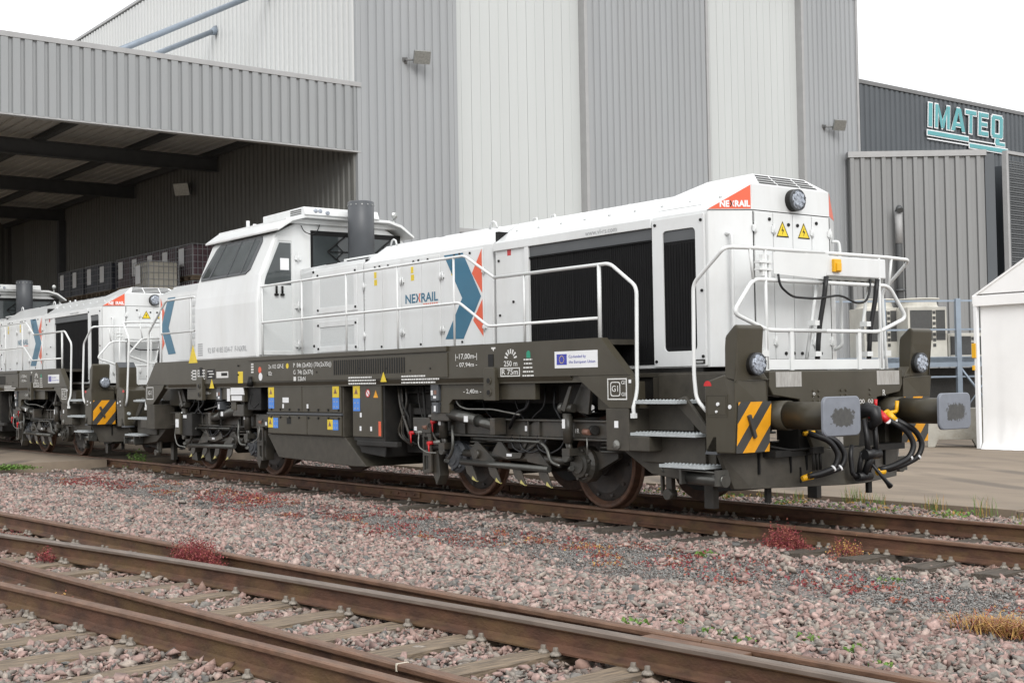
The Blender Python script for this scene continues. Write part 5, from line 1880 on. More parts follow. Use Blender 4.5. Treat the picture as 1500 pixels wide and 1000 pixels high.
        mb.plate(ys, rx(-1.085, -.85, 1.075, 1.245), .004)
        bx = L(mb, 'socket_cover', 'olive_paint', tower)
        mb = MB().plate(ys, disc(sx*-.945, 1.175, .017, 12), .012, .004).plate(ys, disc(sx*-.965, 1.105, .012, 12), .012, .004).plate(ys, disc(sx*-.80, 1.15, .02, 12), .006)
        L(mb, 'lock', 'sticker_white', tower)
        mb = MB().plate(ys, disc(sx*-1.08, 1.345, .05, 16)[:9], .002)
        L(mb, 'warning_sticker', 'red', tower)
        mb = MB().plate(ys, tri(sx*-1.20, 1.36, .11), .002, -.52)
        L(mb, 'warning_sticker', 'hazard_orange', tower)
        mb = MB()
        mb.prism([(-1.14, .70), (-1.02, .87), (-.98, .87), (-.98, .70)], 'y', *sorted((s*1.50, s*1.30)))
        L(mb, 'shunter_shelf', 'chimney_grey', tower, .004)
        mb = MB().cyl((-1.16, s*1.42, .955), (-1.0, s*1.42, .955), .03, n=12)
        L(mb, 'foot_peg', 'galvanised', tower)
        # steps beside the platform
        o = s*1.0
        b2 = lambda x0, x1, ya, yb, z0, z1, m_: m_.box(x0, x1, *sorted((s*ya, s*yb)), z0, z1)
        mb = MB()
        b2(-2.535, -2.19, 1.5, 1.12, .695, 1.125, mb)
        b2(-2.19, -1.90, 1.5, 1.12, .70, .85, mb)
        b2(-2.19, -1.30, 1.32, .98, .58, .86, mb)
        b2(-2.19, -1.55, 1.22, .98, .90, 1.19, mb)
        b2(-2.25, -.9, 1.02, .95, .55, 1.47, mb)
        mb.prism([(-2.535, .69), (-2.1, .46), (-1.5, .40), (-1.2, .50), (-1.2, .69)], 'y', *sorted((s*1.28, s*.9)))
        mb.prism([(-1.72, 1.20), (-1.55, 1.25), (-1.10, .78), (-1.15, .74)], 'y', *sorted((s*1.34, s*1.30)))
        L(mb, 'step_box', 'olive_rough', None, .008)
        for x0, x1, z, ya, yb in ((-2.18, -1.52, 1.205, 1.48, 1.16), (-2.18, -1.27, .885, 1.49, 1.1), (-1.76, -1.14, .585, 1.50, 1.16)):
            mb = MB()
            b2(x0, x1, ya, yb, z-.03, z, mb)
            for i in range(int((x1-x0)/.05)):
                for j in range(int((ya-yb)/.05)):
                    cx, cy_ = x0+.03+i*.05, s*(yb+.025+j*.05)
                    mb.add([(cx-.014, cy_-.014, z), (cx+.014, cy_-.014, z), (cx+.014, cy_+.014, z), (cx-.014, cy_+.014, z), (cx, cy_, z+.012)], [(0, 1, 4), (1, 2, 4), (2, 3, 4), (3, 0, 4)])
            L(mb, 'step_tread', 'galvanised')
        mb = MB()
        mb.cyl((-1.50, s*1.36, .455), (-1.0, s*1.36, .445), .062, n=16)
        mb.tube([(-1.74, s*1.46, .50), (-1.78, s*1.46, .56), (-1.6, s*1.46, .545), (-1.02, s*1.46, .525)], .010, 6, .03)
        for x in (-1.5, -1.03):
            mb.box(x-.015, x+.015, min(s*1.47, s*1.3), max(s*1.47, s*1.3), .40, .55)
        L(mb, 'air_cylinder', 'damper_dark')
        mb = MB()
        b2(-1.80, -1.67, .84, .76, .10, .55, mb)
        b2(-1.98, -1.90, 1.2, 1.14, .22, .60, mb)
        mb.cyl((-1.93, s*1.14, .26), (-1.93, s*1.24, .26), .055, n=14)
        b2(-2.06, -2.03, 1.2, 1.16, .26, .70, mb)
        L(mb, 'rail_guard', 'bogie_paint', None, .005)
        # side hand rails of the steps
        mb = MB()
        mb.tube([(-1.12, s*1.47, 1.10), (-1.24, s*1.49, 1.22), (-1.265, s*1.49, 1.45), (-1.28, s*1.46, 2.33), (-.89, s*1.43, 2.65), (-.88, s*1.03, 2.66), (-.88, 0, 2.66)], .019, 8, .07)
        for y in (.88, .97):
            mb.tube([(-.88, s*y, 2.66), (-.88, s*y, 1.5)], .016, 8)
            break
        mb.tube([(-.885, 0, 2.36), (-.885, s*1.05, 2.36), (-.885, s*1.34, 2.03), (-.885, s*.87, 1.875), (-.885, 0, 1.875)], .021, 8, .09)
        mb.tube([(-.885, s*1.05, 2.36), (-.88, s*1.10, 2.66)], .014, 8)
        for y in (.86, .50):
            mb.box(-.90, -.87, min(s*y, s*(y+.05)), max(s*y, s*(y+.05)), 1.48, 1.90)
        L(mb, 'end_handrail', 'rail_white')
        if END == 0:
            mb = MB().tube([(-2.13, s*1.475, 1.05), (-2.13, s*1.49, 1.13), (-2.12, s*1.44, 1.3), (-2.12, s*1.42, 2.36), (-2.52, s*1.42, 2.63), (-4.53, s*1.42, 2.63)], .020, 8, .08)
        else:
            mb = MB().tube([(-2.13, s*1.475, 1.05), (-2.13, s*1.49, 1.13), (-2.10, s*1.44, 1.3), (-2.10, s*1.42, 2.40), (-2.90, s*1.42, 2.93), (-4.06, s*1.42, 2.93), (-4.24, s*1.46, 2.90)], .020, 8, .08)
        mb.box(-2.155, -2.105, min(s*1.46, s*1.505), max(s*1.46, s*1.505), 1.03, 1.08)
        mb.tube([(-2.69, s*1.42, 2.63 if END == 0 else 2.79), (-2.69, s*1.42, 1.86)], .022 if END == 0 else .014, 8)
        if END == 0:
            mb.tube([(-2.69, s*1.42, 2.07), (-4.66, s*1.42, 2.07), (-5.24, s*1.42, 2.38), (-10.55, s*1.42, 2.38), (-10.61, s*1.42, 2.46), (-10.61, s*1.42, 2.86), (-10.55, s*1.42, 2.93), (-5.12, s*1.42, 2.935), (-4.53, s*1.42, 2.63)], .017, 8, .06)
            for x in (-3.97, -5.35):
                mb.tube([(x, s*1.42, 2.63 if x > -4.5 else 2.93), (x, s*1.42, 1.86)], .014, 8)
            for x in (-6.62, -7.92, -9.18, -10.43):
                mb.tube([(x, s*1.42, 2.93), (x, s*1.42, 1.86)], .014, 8)
        else:
            mb.tube([(-2.69, s*1.42, 2.36), (-4.10, s*1.42, 2.36), (-4.24, s*1.46, 2.40)], .017, 8, .04)
            mb.tube([(-3.95, s*1.42, 2.93), (-3.95, s*1.42, 1.86)], .014, 8)
        L(mb, 'side_handrail', 'rail_white')
    # white kick board and plough
    mb = MB().box(-.90, -.885, -.90, .95, 1.49, 1.59)
    L(mb, 'kick_board', 'rail_white', None, .003)
    mb = MB()
    P = [(-1.05, -1.40), (-.92, -1.18), (-.60, -.15), (-.60, .15), (-.92, 1.18), (-1.05, 1.40)]
    Pb = [(-1.0, -1.25), (-.90, -1.12), (-.56, -.15), (-.56, .15), (-.90, 1.12), (-1.0, 1.25)]
    n = len(P)
    vs = [(x, y, .715) for x, y in P]+[(x, y, .36) for x, y in Pb]+[(x-.05, y, .715) for x, y in P]+[(x-.05, y, .36) for x, y in Pb]
    fs_ = []
    for i in range(n-1):
        fs_ += [(i, i+1, n+i+1, n+i), (2*n+i, 3*n+i, 3*n+i+1, 2*n+i+1), (i, 2*n+i, 2*n+i+1, i+1), (n+i, n+i+1, 3*n+i+1, 3*n+i)]
    fs_ += [(0, n, 3*n, 2*n), (n-1, 3*n-1, 4*n-1, 2*n-1)]
    mb.add(vs, fs_)
    pl = L(mb, 'plough', 'olive_rough', None, .006)
    mb = MB()
    for y, z0, z1 in ((-1.05, .50, .70), (-.72, .50, .70), (-.55, .52, .70), (-.62, .40, .55), (.45, .5, .7), (.75, .5, .7)):
        xx_ = -.92+(1.18-abs(y))*.32/1.03+.022
        mb.box(xx_-.03, xx_+.006, y-.008, y+.008, z0, z1)
    L(mb, 'slot', 'black', pl)
    mb = MB().box(-1.55, -.7, -1.0, 1.0, .66, .72)
    mb.prism([(-1.5, .68), (-1.45, .30), (-1.0, .34), (-.95, .68)], 'y', -1.0, 1.0)
    mb.box(-1.0, -.75, -.6, .6, .7, 1.2)
    L(mb, 'draft_gear', 'under_dark')
    for s in (-1, 1):
        mb = MB().box(-1.02, -.98, s*.78-.03, s*.78+.03, .20, .42)
        L(mb, 'rail_guard', 'under_dark')
    # coupling hook, screw link, brake hoses
    mb = MB()
    mb.tube([(-.74, 0, 1.05), (-.50, 0, 1.05), (-.40, 0, 1.09), (-.31, 0, 1.07), (-.29, 0, .98), (-.36, 0, .93), (-.42, 0, .96)], [.06, .06, .075, .07, .055, .045, .03], 10)
    for y in (-.07, .07):
        mb.tube([(-.38, y, 1.0), (-.36, y, .82), (-.35, y*.9, .66)], .026, 8)
        mb.tube([(-.40, y*1.3, .68), (-.44, y*1.2, .55), (-.46, y, .47)], .024, 8)
    mb.cyl((-.36, -.11, .66), (-.36, .11, .66), .05, n=12)
    mb.cyl((-.46, -.10, .44), (-.46, .10, .44), .045, n=12)
    mb.cyl((-.36, 0, .66), (-.46, 0, .44), .035, n=10)
    mb.tube([(-.40, .05, .56), (-.36, .22, .38), (-.35, .27, .33)], [.016, .02, .03], 8)
    mb.tube([(-.46, -.10, .44), (-.47, -.16, .47), (-.48, -.17, .66), (-.5, -.12, .74)], .024, 8, .04)
    L(mb, 'screw_coupling', 'black_rubber')
    mb = MB()
    for y, yy in ((.45, .52), (.56, .66)):
        mb.tube([(-.52, y+.02, .98), (-.42, yy+.14, .86), (-.38, yy+.20, .72), (-.40, yy+.14, .59), (-.46, yy-.06, .51), (-.52, yy-.20, .48)], .030, 10, .12)
    for y in (-.50, -.40):
        mb.tube([(-.62, y-.12, .88), (-.48, y+.04, .80), (-.44, y+.11, .66), (-.46, y+.06, .54), (-.52, y-.10, .49), (-.56, y-.20, .475)], .028, 10, .12)
    L(mb, 'brake_hose', 'black_rubber')
    mb = MB()
    for p0, p1 in (((-.397, .672, .60), (-.402, .655, .588)), ((-.397, .805, .60), (-.402, .79, .588)), ((-.462, -.445, .545), (-.468, -.46, .535)), ((-.462, -.345, .545), (-.468, -.36, .535))):
        mb.cyl(p0, p1, .033, n=12)
    mb.cyl((-.5, .45, .97), (-.515, .47, .955), .033, n=10).cyl((-.5, .56, .97), (-.515, .58, .955), .033, n=10)
    L(mb, 'hose_clip', 'sticker_white')
    for nm, y, m_ in (('cock_red', .43, 'red'), ('cock_yellow', .55, 'cock_yellow')):
        mb = MB().cyl((-.70, y, 1.02), (-.56, y, 1.02), .036, n=12).cyl((-.58, y, 1.04), (-.50, y+.03, .96), .042, .034, 12).cyl((-.6, y-.03, 1.02), (-.6, y+.05, 1.05), .03, n=10)
        if m_ == 'red':
            mb.tube([(-.6, y, 1.03), (-.585, y-.05, 1.12), (-.58, y-.055, 1.18)], [.02, .016, .018], 8)
        else:
            mb.tube([(-.58, y+.03, 1.04), (-.56, y+.13, 1.05), (-.555, y+.14, 1.16)], [.02, .018, .02], 8, .02)
        L(mb, nm.replace('cock_red', 'brake_cock').replace('cock_yellow', 'brake_cock'), m_)
    mb = MB().cyl((-.58, -.62, .475), (-.62, -.72, .45), .035, .028, 10).cyl((-.68, -.62, .87), (-.62, -.52, .88), .022, n=8).cyl((-.5, .38, .47), (-.53, .30, .46), .035, n=10)
    L(mb, 'hose_end', 'cock_yellow')
    mb = MB().tube([(-.86, -1.0, .77), (-.70, -.78, .72), (-.66, -.35, .73)], .012, 6, .05)
    for y in (-.55, -.5, -.45):
        mb.cyl((-.62, y, .72), (-.62, y, .52), .014, n=6)
    mb.box(-.64, -.60, -.58, -.42, .68, .74)
    mb.cyl((-.62, .24, .70), (-.62, .24, .52), .03, n=8)
    L(mb, 'hose_bracket', 'under_dark')
    mb = MB().prism([(-.62, .97), (-.48, .70), (-.28, .70), (-.18, .97)], 'x', -.70, -.66)
    L(mb, 'coupler_plate', 'olive_paint', None, .005)
    mb = MB().box(-.70, -.68, -.22, -.02, .72, .82)
    L(mb, 'tread_plate', 'bare_plate')
    mb = MB().text(front(-.725), 'P', -.98+.57, 1.215, .05).text(front(-.725), 'R', .68, 1.215, .06, base=.005)
    mb.text(front(-.725), '00  00', .30, 1.14, .042, .22)
    L(mb, 'lettering', 'lettering_white', beam)
    if END == 0:
        # cable box on the guard rail, with its cables
        cb = L(MB().box(-1.02, -.865, .02, .98, 2.43, 2.635), 'cable_box', 'white_paint', None, .012)
        mb = MB().plate(front(-.875), [(-.78, 2.42), (.0, 2.39), (.05, 2.65), (-.40, 2.64), (-.78, 2.635)], .012)
        L(mb, 'perforated_plate', 'rail_white', cb)
        mb = MB().box(-.87, -.83, .10, .21, 2.47, 2.60).box(-.84, -.81, .12, .19, 2.48, 2.56)
        L(mb, 'key_switch', 'cock_yellow', cb, .006)
        mb = MB().box(-1.0, -.88, .05, .93, 2.395, 2.43)
        for k in range(6):
            mb.cyl((-.93, .15+k*.13, 2.36), (-.93, .15+k*.13, 2.40), .02, n=8)
        L(mb, 'gland_strip', 'damper_steel', cb)
        mb = MB()
        mb.tube([(-.86, -.72, 2.42), (-.855, -.70, 2.30), (-.84, -.55, 2.20), (-.84, -.2, 2.19), (-.84, .2, 2.24), (-.85, .45, 2.16), (-.85, .62, 2.18), (-.86, .70, 2.30), (-.87, .72, 2.42)], .012, 8, .10)
        mb.tube([(-.84, -.02, 2.42), (-.86, -.04, 2.2), (-.90, -.08, 1.9), (-.92, -.10, 1.49)], .025, 10, .2)
        mb.tube([(-.84, .80, 2.42), (-.86, .78, 2.2), (-.90, .74, 1.9), (-.92, .72, 1.49)], .025, 10, .2)
        L(mb, 'cable', 'black_rubber')
        mb = MB()
        for y in (-.10, .72):
            mb.tube([(-.98, y+.12, 2.42), (-1.0, y-.06, 1.60)], .018, 8)
            for z in (1.62, 1.93):
                mb.box(-.97, -.88, y-.06, y+.03, z, z+.05)
        mb.tube([(-.88, -.30, 2.66), (-.88, .02, 2.4)], .014, 8)
        for y in (-.93, .98):
            mb.box(-.93, -.86, y-.04, y+.05, 1.62, 1.68)
        for z in (2.45, 2.52):
            mb.box(-.93, -.86, -.98, -.80, z, z+.02)
        mb.box(-.91, -.87, -.93, -.90, 2.40, 2.6)
        mb.box(-.91, -.87, -.84, -.81, 2.36, 2.6)
        L(mb, 'cable_support', 'rail_white')
G[0] = Matrix.Identity(4)

# ---- boxes slung between the bogies
mb = MB()
mb.prism([(-10.22, 1.05), (-10.22, .70), (-8.0, .70), (-8.0, 1.44), (-10.22, 1.44)], 'y', -1.44, -.8)
mb.prism([(-10.30, .70), (-9.95, .36), (-7.75, .31), (-7.45, .32), (-8.0, .70)], 'y', -1.42, 1.42)
bat = L(mb, 'battery_case', 'olive_rough', None, .01)
S144 = side(-1.44)
for x0, x1, z0, z1 in ((-10.20, -9.14, 1.035, 1.425), (-9.125, -8.02, 1.035, 1.425), (-10.20, -9.0, .715, .985), (-8.985, -8.02, .715, .985)):
    L(MB().plate(S144, rect(x0, x1, z0, z1), .022), 'battery_door', 'olive_paint', bat, .006)
L(MB().plate(S144, rect(-10.22, -8.0, .995, 1.025), .03), 'door_rail', 'chimney_grey', bat, .004)
mb = MB()
for k in range(8):
    mb.plate(S144, disc(-10.08+k*.285, 1.07, .017, 8), .012, .022)
    mb.plate(S144, disc(-10.08+k*.285, .955, .017, 8), .012, .022)
for x in (-9.6, -8.35):
    mb.plate(S144, rect(x, x+.13, .86, .95), .002, .022)
L(mb, 'lock', 'black', bat)
S14 = side(-1.464)
def sticker(parent, fr, x, z, w_=.18, h_=.155, stack_=True):
    L(MB().plate(fr, rect(x, x+w_, z, z+h_), .0015), 'warning_sticker', 'yellow', parent)
    mk = MB().plate(fr, tri(x+w_*.45, z+h_*.58, h_*.5), .001, .0016)
    L(mk, 'symbol', 'brown_sticker', parent)
    bx_ = (x, x+w_, z-h_-.008, z-.004) if stack_ else (x+w_+.004, x+2*w_, z-.005, z+h_-.005)
    L(MB().plate(fr, rect(*bx_), .0015), 'mandatory_sticker', 'sticker_blue', parent)
    mk = MB()
    for i in range(2):
        for j in range(2):
            mk.plate(fr, rect(bx_[0]+.035+i*w_*.42, bx_[0]+.035+i*w_*.42+w_*.15, bx_[2]+.025+j*h_*.45, bx_[2]+.025+j*h_*.45+h_*.12), .001, .0016)
    L(mk, 'symbol', 'lettering_grey', parent)
sticker(bat, S14, -10.17, 1.245)
sticker(bat, S14, -8.25, 1.245)
sticker(bat, S14, -10.19, .80, .16, .15, False)
sticker(bat, S14, -8.40, .80, .15, .14, False)
mb = MB().plate(S14, rect(-9.72, -9.53, 1.17, 1.245), .0015)
for x in (-9.73, -8.99):
    mb.plate(S14, rect(x, x+.05, 1.09, 1.15), .0015)
L(mb, 'label', 'sticker_white', bat)
mb = MB().box(-7.72, -6.94, -1.44, -.8, .66, 1.44)
mb.prism([(-7.72, .70), (-7.6, .50), (-7.0, .46), (-6.94, .70)], 'y', -1.40, -.8)
mb.box(-7.62, -6.62, -1.46, -1.38, .60, .67)
eqb = L(mb, 'equipment_case', 'under_dark', None, .01)
dr = L(MB().plate(S144, rect(-7.71, -6.98, .72, 1.425), .022), 'case_door', 'olive_paint', eqb, .006)
sticker(eqb, S14, -7.69, 1.235, .175, .165)
mb = MB().ring(S14, disc(-7.31, 1.30, .055), disc(-7.31, 1.30, .042), .002)
mb.plate(S14, [(-7.35, 1.33), (-7.34, 1.34), (-7.27, 1.27), (-7.28, 1.26)], .002)
L(mb, 'prohibition_sign', 'red', eqb)
L(MB().plate(S14, disc(-7.31, 1.30, .043), .001), 'prohibition_sign', 'sticker_white', eqb)
L(MB().plate(S14, tri(-7.11, 1.29, .10), .0015), 'warning_sticker', 'hazard_orange', eqb)
mb = MB()
for x, z in ((-7.52, .98), (-7.53, .80), (-7.26, .80)):
    mb.plate(S14, rect(x, x+.045, z, z+.06), .0015)
L(mb, 'label', 'sticker_white', eqb)
L(MB().plate(S14, rect(-7.05, -6.99, .74, .93), .0015), 'orange_label', 'orange_logo', eqb)
# compressor bay with its red cocks
mb = MB()
mb.box(-6.9, -5.7, -1.12, -.9, .52, 1.38)
mb.box(-6.75, -5.8, -1.22, -1.12, 1.02, 1.10)
mb.box(-6.70, -6.6, -1.26, -1.12, .84, 1.16)
mb.box(-6.45, -5.9, -1.18, -1.1, .84, .98)
mb.box(-5.9, -5.84, -1.25, -1.1, .6, 1.3)
mb.tube([(-6.8, -1.2, 1.30), (-5.8, -1.2, 1.32)], .02, 8)
mb.tube([(-6.3, -1.25, .74), (-5.7, -1.2, .80)], .04, 10)
mb.tube([(-6.2, -1.25, .60), (-5.7, -1.2, .64)], .04, 10)
L(mb, 'compressor_bay', 'under_dark', None, .006)
mb = MB()
for x, z in ((-6.55, .78), (-6.14, .66), (-6.05, .93)):
    mb.cyl((x, -1.30, z), (x+.07, -1.28, z+.01), .030, .02, 10)
    mb.tube([(x+.03, -1.31, z), (x+.045, -1.32, z-.06), (x+.05, -1.32, z-.12)], [.014, .010, .009], 8)
L(mb, 'air_cock', 'red')
mb = MB()
for x, z in ((-6.40, .79), (-6.0, .675), (-6.1, 1.0)):
    mb.cyl((x, -1.29, z), (x+.12, -1.27, z+.01), .032, n=10)
L(mb, 'air_pipe', 'damper_steel')
hs = random.Random(77)
for k in range(8):
    x_ = hs.uniform(-6.9, -5.8)
    hm = MB().tube([(x_, -1.26, 1.38), (x_+.05, -1.28, 1.15), (x_+hs.uniform(-.25, .3), -1.28, hs.uniform(.7, 1.0)), (x_+hs.uniform(-.3, .3), -1.2, hs.uniform(.55, .7))], hs.uniform(.010, .020), 7, .12)
    L(hm, 'hose', 'under_dark' if k % 2 else 'bogie_paint')
# cabinet and white sand filler by the rear bogie
mb = MB().box(-11.62, -11.0, -1.46, -1.2, 1.18, 1.41)
sb = L(mb, 'sand_box', 'olive_paint', None, .008)
mb = MB().plate(side(-1.46), [(-11.46, 1.29), (-10.98, 1.29), (-11.02, 1.40), (-11.44, 1.40)], .015)
mb.plate(side(-1.46), rect(-11.44, -11.07, 1.20, 1.275), .004)
mb.plate(side(-1.46), rect(-11.60, -11.50, 1.19, 1.385), .004)
L(mb, 'sand_lid', 'sticker_white', sb)
mb = MB().box(-11.0, -10.55, -1.40, -1.1, 1.05, 1.41)
mb.tube([(-10.75, -1.45, 1.30), (-10.78, -1.48, 1.15), (-10.62, -1.48, 1.08), (-10.5, -1.46, 1.15)], .010, 6, .06)
L(mb, 'junction_box', 'black', None, .008)
mb = MB().cyl((-10.66, -1.50, 1.55), (-10.64, -1.54, 1.42), .05, n=10)
L(mb, 'cable_gland', 'black')
for xs in ((-12.0, -11.86), (-5.83, -5.66)):
    mb = MB().box(xs[0], xs[1], -1.46, -1.3, 1.20, 1.405)
    mb.box(xs[0]+.02, xs[1]-.02, -1.46, -1.3, 1.05, 1.18)
    vb = L(mb, 'valve_box', 'chimney_grey', None, .006)
    mb = MB().plate(side(-1.46), rect(xs[0]+.01, xs[0]+.05, 1.27, 1.33), .002).plate(side(-1.46), rect(xs[0]+.06, xs[0]+.12, 1.23, 1.26), .002).plate(side(-1.46), rect(xs[0]+.07, xs[0]+.11, 1.07, 1.14), .002)
    L(mb, 'label', 'sticker_white', vb)
    L(MB().plate(side(-1.46), rect(xs[0]+.07, xs[0]+.13, 1.28, 1.33), .002), 'label', 'brown_sticker', vb)

# ---- bogies
def bogie(xc, dr_):
    X = lambda a: xc+dr_*a
    top = MB()
    for s in (-1, 1):
        y0, y1 = sorted((s*1.22, s*1.02))
        bx = lambda a0, a1, z0, z1, ya=1.22, yb=1.02: top.box(*sorted((X(a0), X(a1))), *sorted((s*ya, s*yb)), z0, z1)
        bx(-1.80, 1.85, .79, .97)
        bx(-1.82, 1.87, .965, .99, 1.26, .98)
        bx(-1.82, 1.87, .765, .79, 1.26, .98)
        bx(-.55, .60, .70, .79, 1.16)
        bx(-1.95, -1.55, .79, .985, 1.30)
        for k in (-.9, -.2, .35, .55):
            bx(k, k+.025, .79, .965, 1.25)
        # axle spring seats
        for a in (-1.2, 1.2):
            for i in range(3):
                top.cyl((X(a+(.42 if a > 0 else .42)), s*1.05, .64+i*.045), (X(a+.42), s*1.05, .665+i*.045), .17-.01*i, n=18)
    top.box(*sorted((X(-.35), X(.35))), -1.0, 1.0, .62, .95)
    for a in (-1.2, 1.2):
        top.cyl((X(a), -.72, .5), (X(a), .72, .5), .085, n=14)
        top.cyl((X(a+(.45 if a < 0 else -.45)), -.5, .52), (X(a+(.45 if a < 0 else -.45)), .5, .52), .25, n=18)
    bg_ = L(top, 'bogie_frame', 'bogie_paint', None, .008)
    for a in (-1.2, 1.2):
        for s in (-1, 1):
            w_ = MB().lathe([(.30, .045), (.42, .045), (.46, .0), (.488, .002), (.5, .012), (.502, .10), (.512, .104), (.530, .118), (.524, .134), (.45, .135), (.30, .10)][::1], (X(a), s*.835, .5), Vector((0, -s, 0)), 44, closed=False)
            wh = L(w_, 'wheel', 'wheel_rust', bg_)
            w_ = MB().lathe([(.425, .042), (.405, .030), (.33, .012), (.14, .012), (.13, -.03), (.001, -.03)], (X(a), s*.835, .5), Vector((0, -s, 0)), 40, closed=False)
            for k in range(10):
                an = k*math.pi/5
                w_.cyl((X(a)+.37*math.cos(an), s*.835, .5+.37*math.sin(an)), (X(a)+.37*math.cos(an), s*.800, .5+.37*math.sin(an)), .020, n=8)
            L(w_, 'wheel_disc', 'wheel_disc', bg_)
            w_ = MB().lathe([(.40, 0), (.40, .04)], (X(a), s*.70, .5), Vector((0, -s, 0)), 32)
            L(w_, 'wheel_disc', 'wheel_disc', bg_)
            # axle box
            ab = MB()
            fr = (Vector((0, s*1.16, 0)), VX if s < 0 else -VX, VZ)
            sx = 1 if s < 0 else -1
            cx = sx*X(a)
            ab.plate(fr, [(cx-.19, .42), (cx-.10, .32), (cx+.10, .32), (cx+.20, .44), (cx+.42*dr_*sx+.10, .58), (cx+.42*dr_*sx+.10, .635), (cx+.42*dr_*sx-.20, .635), (cx+.12, .66), (cx-.02, .68), (cx-.16, .62)] if dr_*sx > 0 else
                     [(cx+.19, .42), (cx-.16+.32, .62), (cx+.02, .68), (cx-.12, .66), (cx-.42+.20, .635), (cx-.42-.10, .635), (cx-.42-.10, .58), (cx-.20, .44), (cx-.10, .32), (cx+.10, .32)], .06, -.13)
            ab.lathe([(.20, -.12), (.20, .0), (.165, .03), (.15, .03), (.14, .07), (.10, .075), (.095, .09), (.001, .09)], (X(a), s*1.14, .5), Vector((0, s, 0)), 24, closed=False)
            for k in range(6):
                an = k*math.pi/3+.3
                ab.cyl((X(a)+.155*math.cos(an), s*1.16, .5+.155*math.sin(an)), (X(a)+.155*math.cos(an), s*1.20, .5+.155*math.sin(an)), .020, n=6)
            L(ab, 'axle_box', 'chimney_grey' if a < 0 else 'bogie_paint', bg_)
            # vertical damper
            dm_ = MB()
            xd = X(a-.06)
            dm_.cyl((xd, s*1.30, 1.06), (xd, s*1.30, .74), .055, n=14)
            dm_.cyl((xd, s*1.30, .76), (xd, s*1.26, .60), .036, n=12)
            dm_.cyl((xd-.09, s*1.30, 1.12), (xd+.11, s*1.30, 1.12), .048, n=12)
            dm_.box(xd-.06, xd+.07, *sorted((s*1.34, s*1.2)), .60, .68)
            L(dm_, 'damper', 'bogie_paint', bg_)
            dm_ = MB().cyl((xd-.11, s*1.30, 1.12), (xd-.05, s*1.30, 1.12), .06, n=12)
            dm_.cyl((xd-.02, s*1.33, .58), (xd-.02, s*1.24, .58), .05, n=12)
            dm_.cyl((X(a)-.11, s*1.24, .45), (X(a)-.05, s*1.26, .46), .03, n=8)
            L(dm_, 'damper_eye', 'damper_dark', bg_)
            dm_ = MB().prism([(xd, 1.10), (xd+dr_*.20, 1.40), (xd+dr_*.36, 1.40), (xd+dr_*.30, 1.05)], 'y', *sorted((s*1.26, s*1.22)))
            dm_.prism([(xd-dr_*.05, 1.10), (xd+dr_*.10, 1.36), (xd+dr_*.15, 1.36), (xd+dr_*.02, 1.08)], 'y', *sorted((s*1.36, s*1.33)))
            L(dm_, 'damper_bracket', 'bogie_paint', bg_, .004)
            L(MB().plate(fr, rect(sx*xd-.03, sx*xd+.02, .90, 1.0), .002, .195), 'label', 'sticker_white', bg_)
    for s in (-1, 1):
        fr = (Vector((0, s*1.26, 0)), VX if s < 0 else -VX, VZ)
        sx = 1 if s < 0 else -1
        # yaw damper, lying slantwise
        yd = MB().cyl((X(-1.02), s*1.36, 1.045), (X(-.45), s*1.36, .965), .068, n=20)
        yd.cyl((X(-.47), s*1.36, .965), (X(-.12), s*1.36, .905), .058, n=20)
        yd.lathe([(.078, 0), (.078, .025)], (X(-.47), s*1.36, .968), Vector((dr_*.55, 0, -.09)), 20)
        L(yd, 'yaw_damper', 'damper_dark', bg_)
        L(MB().plate((Vector((0, s*1.426, 0)), fr[1], VZ), rect(sx*X(-.60)-.04, sx*X(-.60)+.04, .95, 1.02), .004), 'label', 'sticker_white', bg_)
        yb = MB().box(*sorted((X(-1.36), X(-.98))), *sorted((s*1.42, s*1.26)), .95, 1.14)
        yb.box(*sorted((X(-.14), X(-.05))), *sorted((s*1.42, s*1.24)), .80, 1.0)
        L(yb, 'damper_bracket', 'bogie_paint', bg_, .012)
        rod = MB().tube([(X(-.62), s*1.30, .745), (X(.65), s*1.30, .735)], .016, 8)
        rod.tube([(X(-1.02), s*1.33, .90), (X(-1.0), s*1.34, .62), (X(-1.08), s*1.34, .50), (X(-1.2), s*1.30, .50)], .020, 8, .08)
        rod.tube([(X(.65), s*1.30, .735), (X(.78), s*1.31, .68), (X(.86), s*1.32, .52), (X(1.0), s*1.30, .48)], .020, 8, .08)
        L(rod, 'brake_pipe', 'damper_dark' if s < 0 else 'bogie_paint', bg_)
        pp = MB().tube([(X(-.95), s*1.38, 1.36), (X(-.85), s*1.36, 1.14), (X(-.72), s*1.33, 1.10), (X(-.2), s*1.33, 1.10), (X(.3), s*1.31, 1.04)], .012, 6, .06)
        pp.tube([(X(-1.75), s*1.34, .80), (X(-1.75), s*1.36, .62), (X(-1.55), s*1.36, .55), (X(-1.4), s*1.32, .55)], .009, 6, .08)
        pp.tube([(X(1.46), s*1.30, .80), (X(1.46), s*1.30, .62)], .009, 6)
        L(pp, 'air_pipe', 'damper_steel' if s < 0 else 'bogie_paint', bg_)
        # connecting links in the middle
        lk = MB()
        lk.prism([(X(-.66), .70), (X(-.60), .70), (X(-.28), .50), (X(-.28), .40), (X(-.72), .47), (X(-.78), .60)], 'y', *sorted((s*1.25, s*1.22)))
        lk.prism([(X(-.30), .58), (X(-.16), .73), (X(-.11), .73), (X(.02), .60), (X(.22), .60), (X(.34), .72), (X(.39), .72), (X(.25), .54), (X(.0), .52)], 'y', *sorted((s*1.28, s*1.25)))
        lk.prism([(X(.40), .70), (X(.46), .70), (X(.75), .46), (X(.35), .50), (X(.28), .60)], 'y', *sorted((s*1.25, s*1.22)))
        lk.tube([(X(.15), s*1.24, .55), (X(.62), s*1.26, .75)], .022, 8)
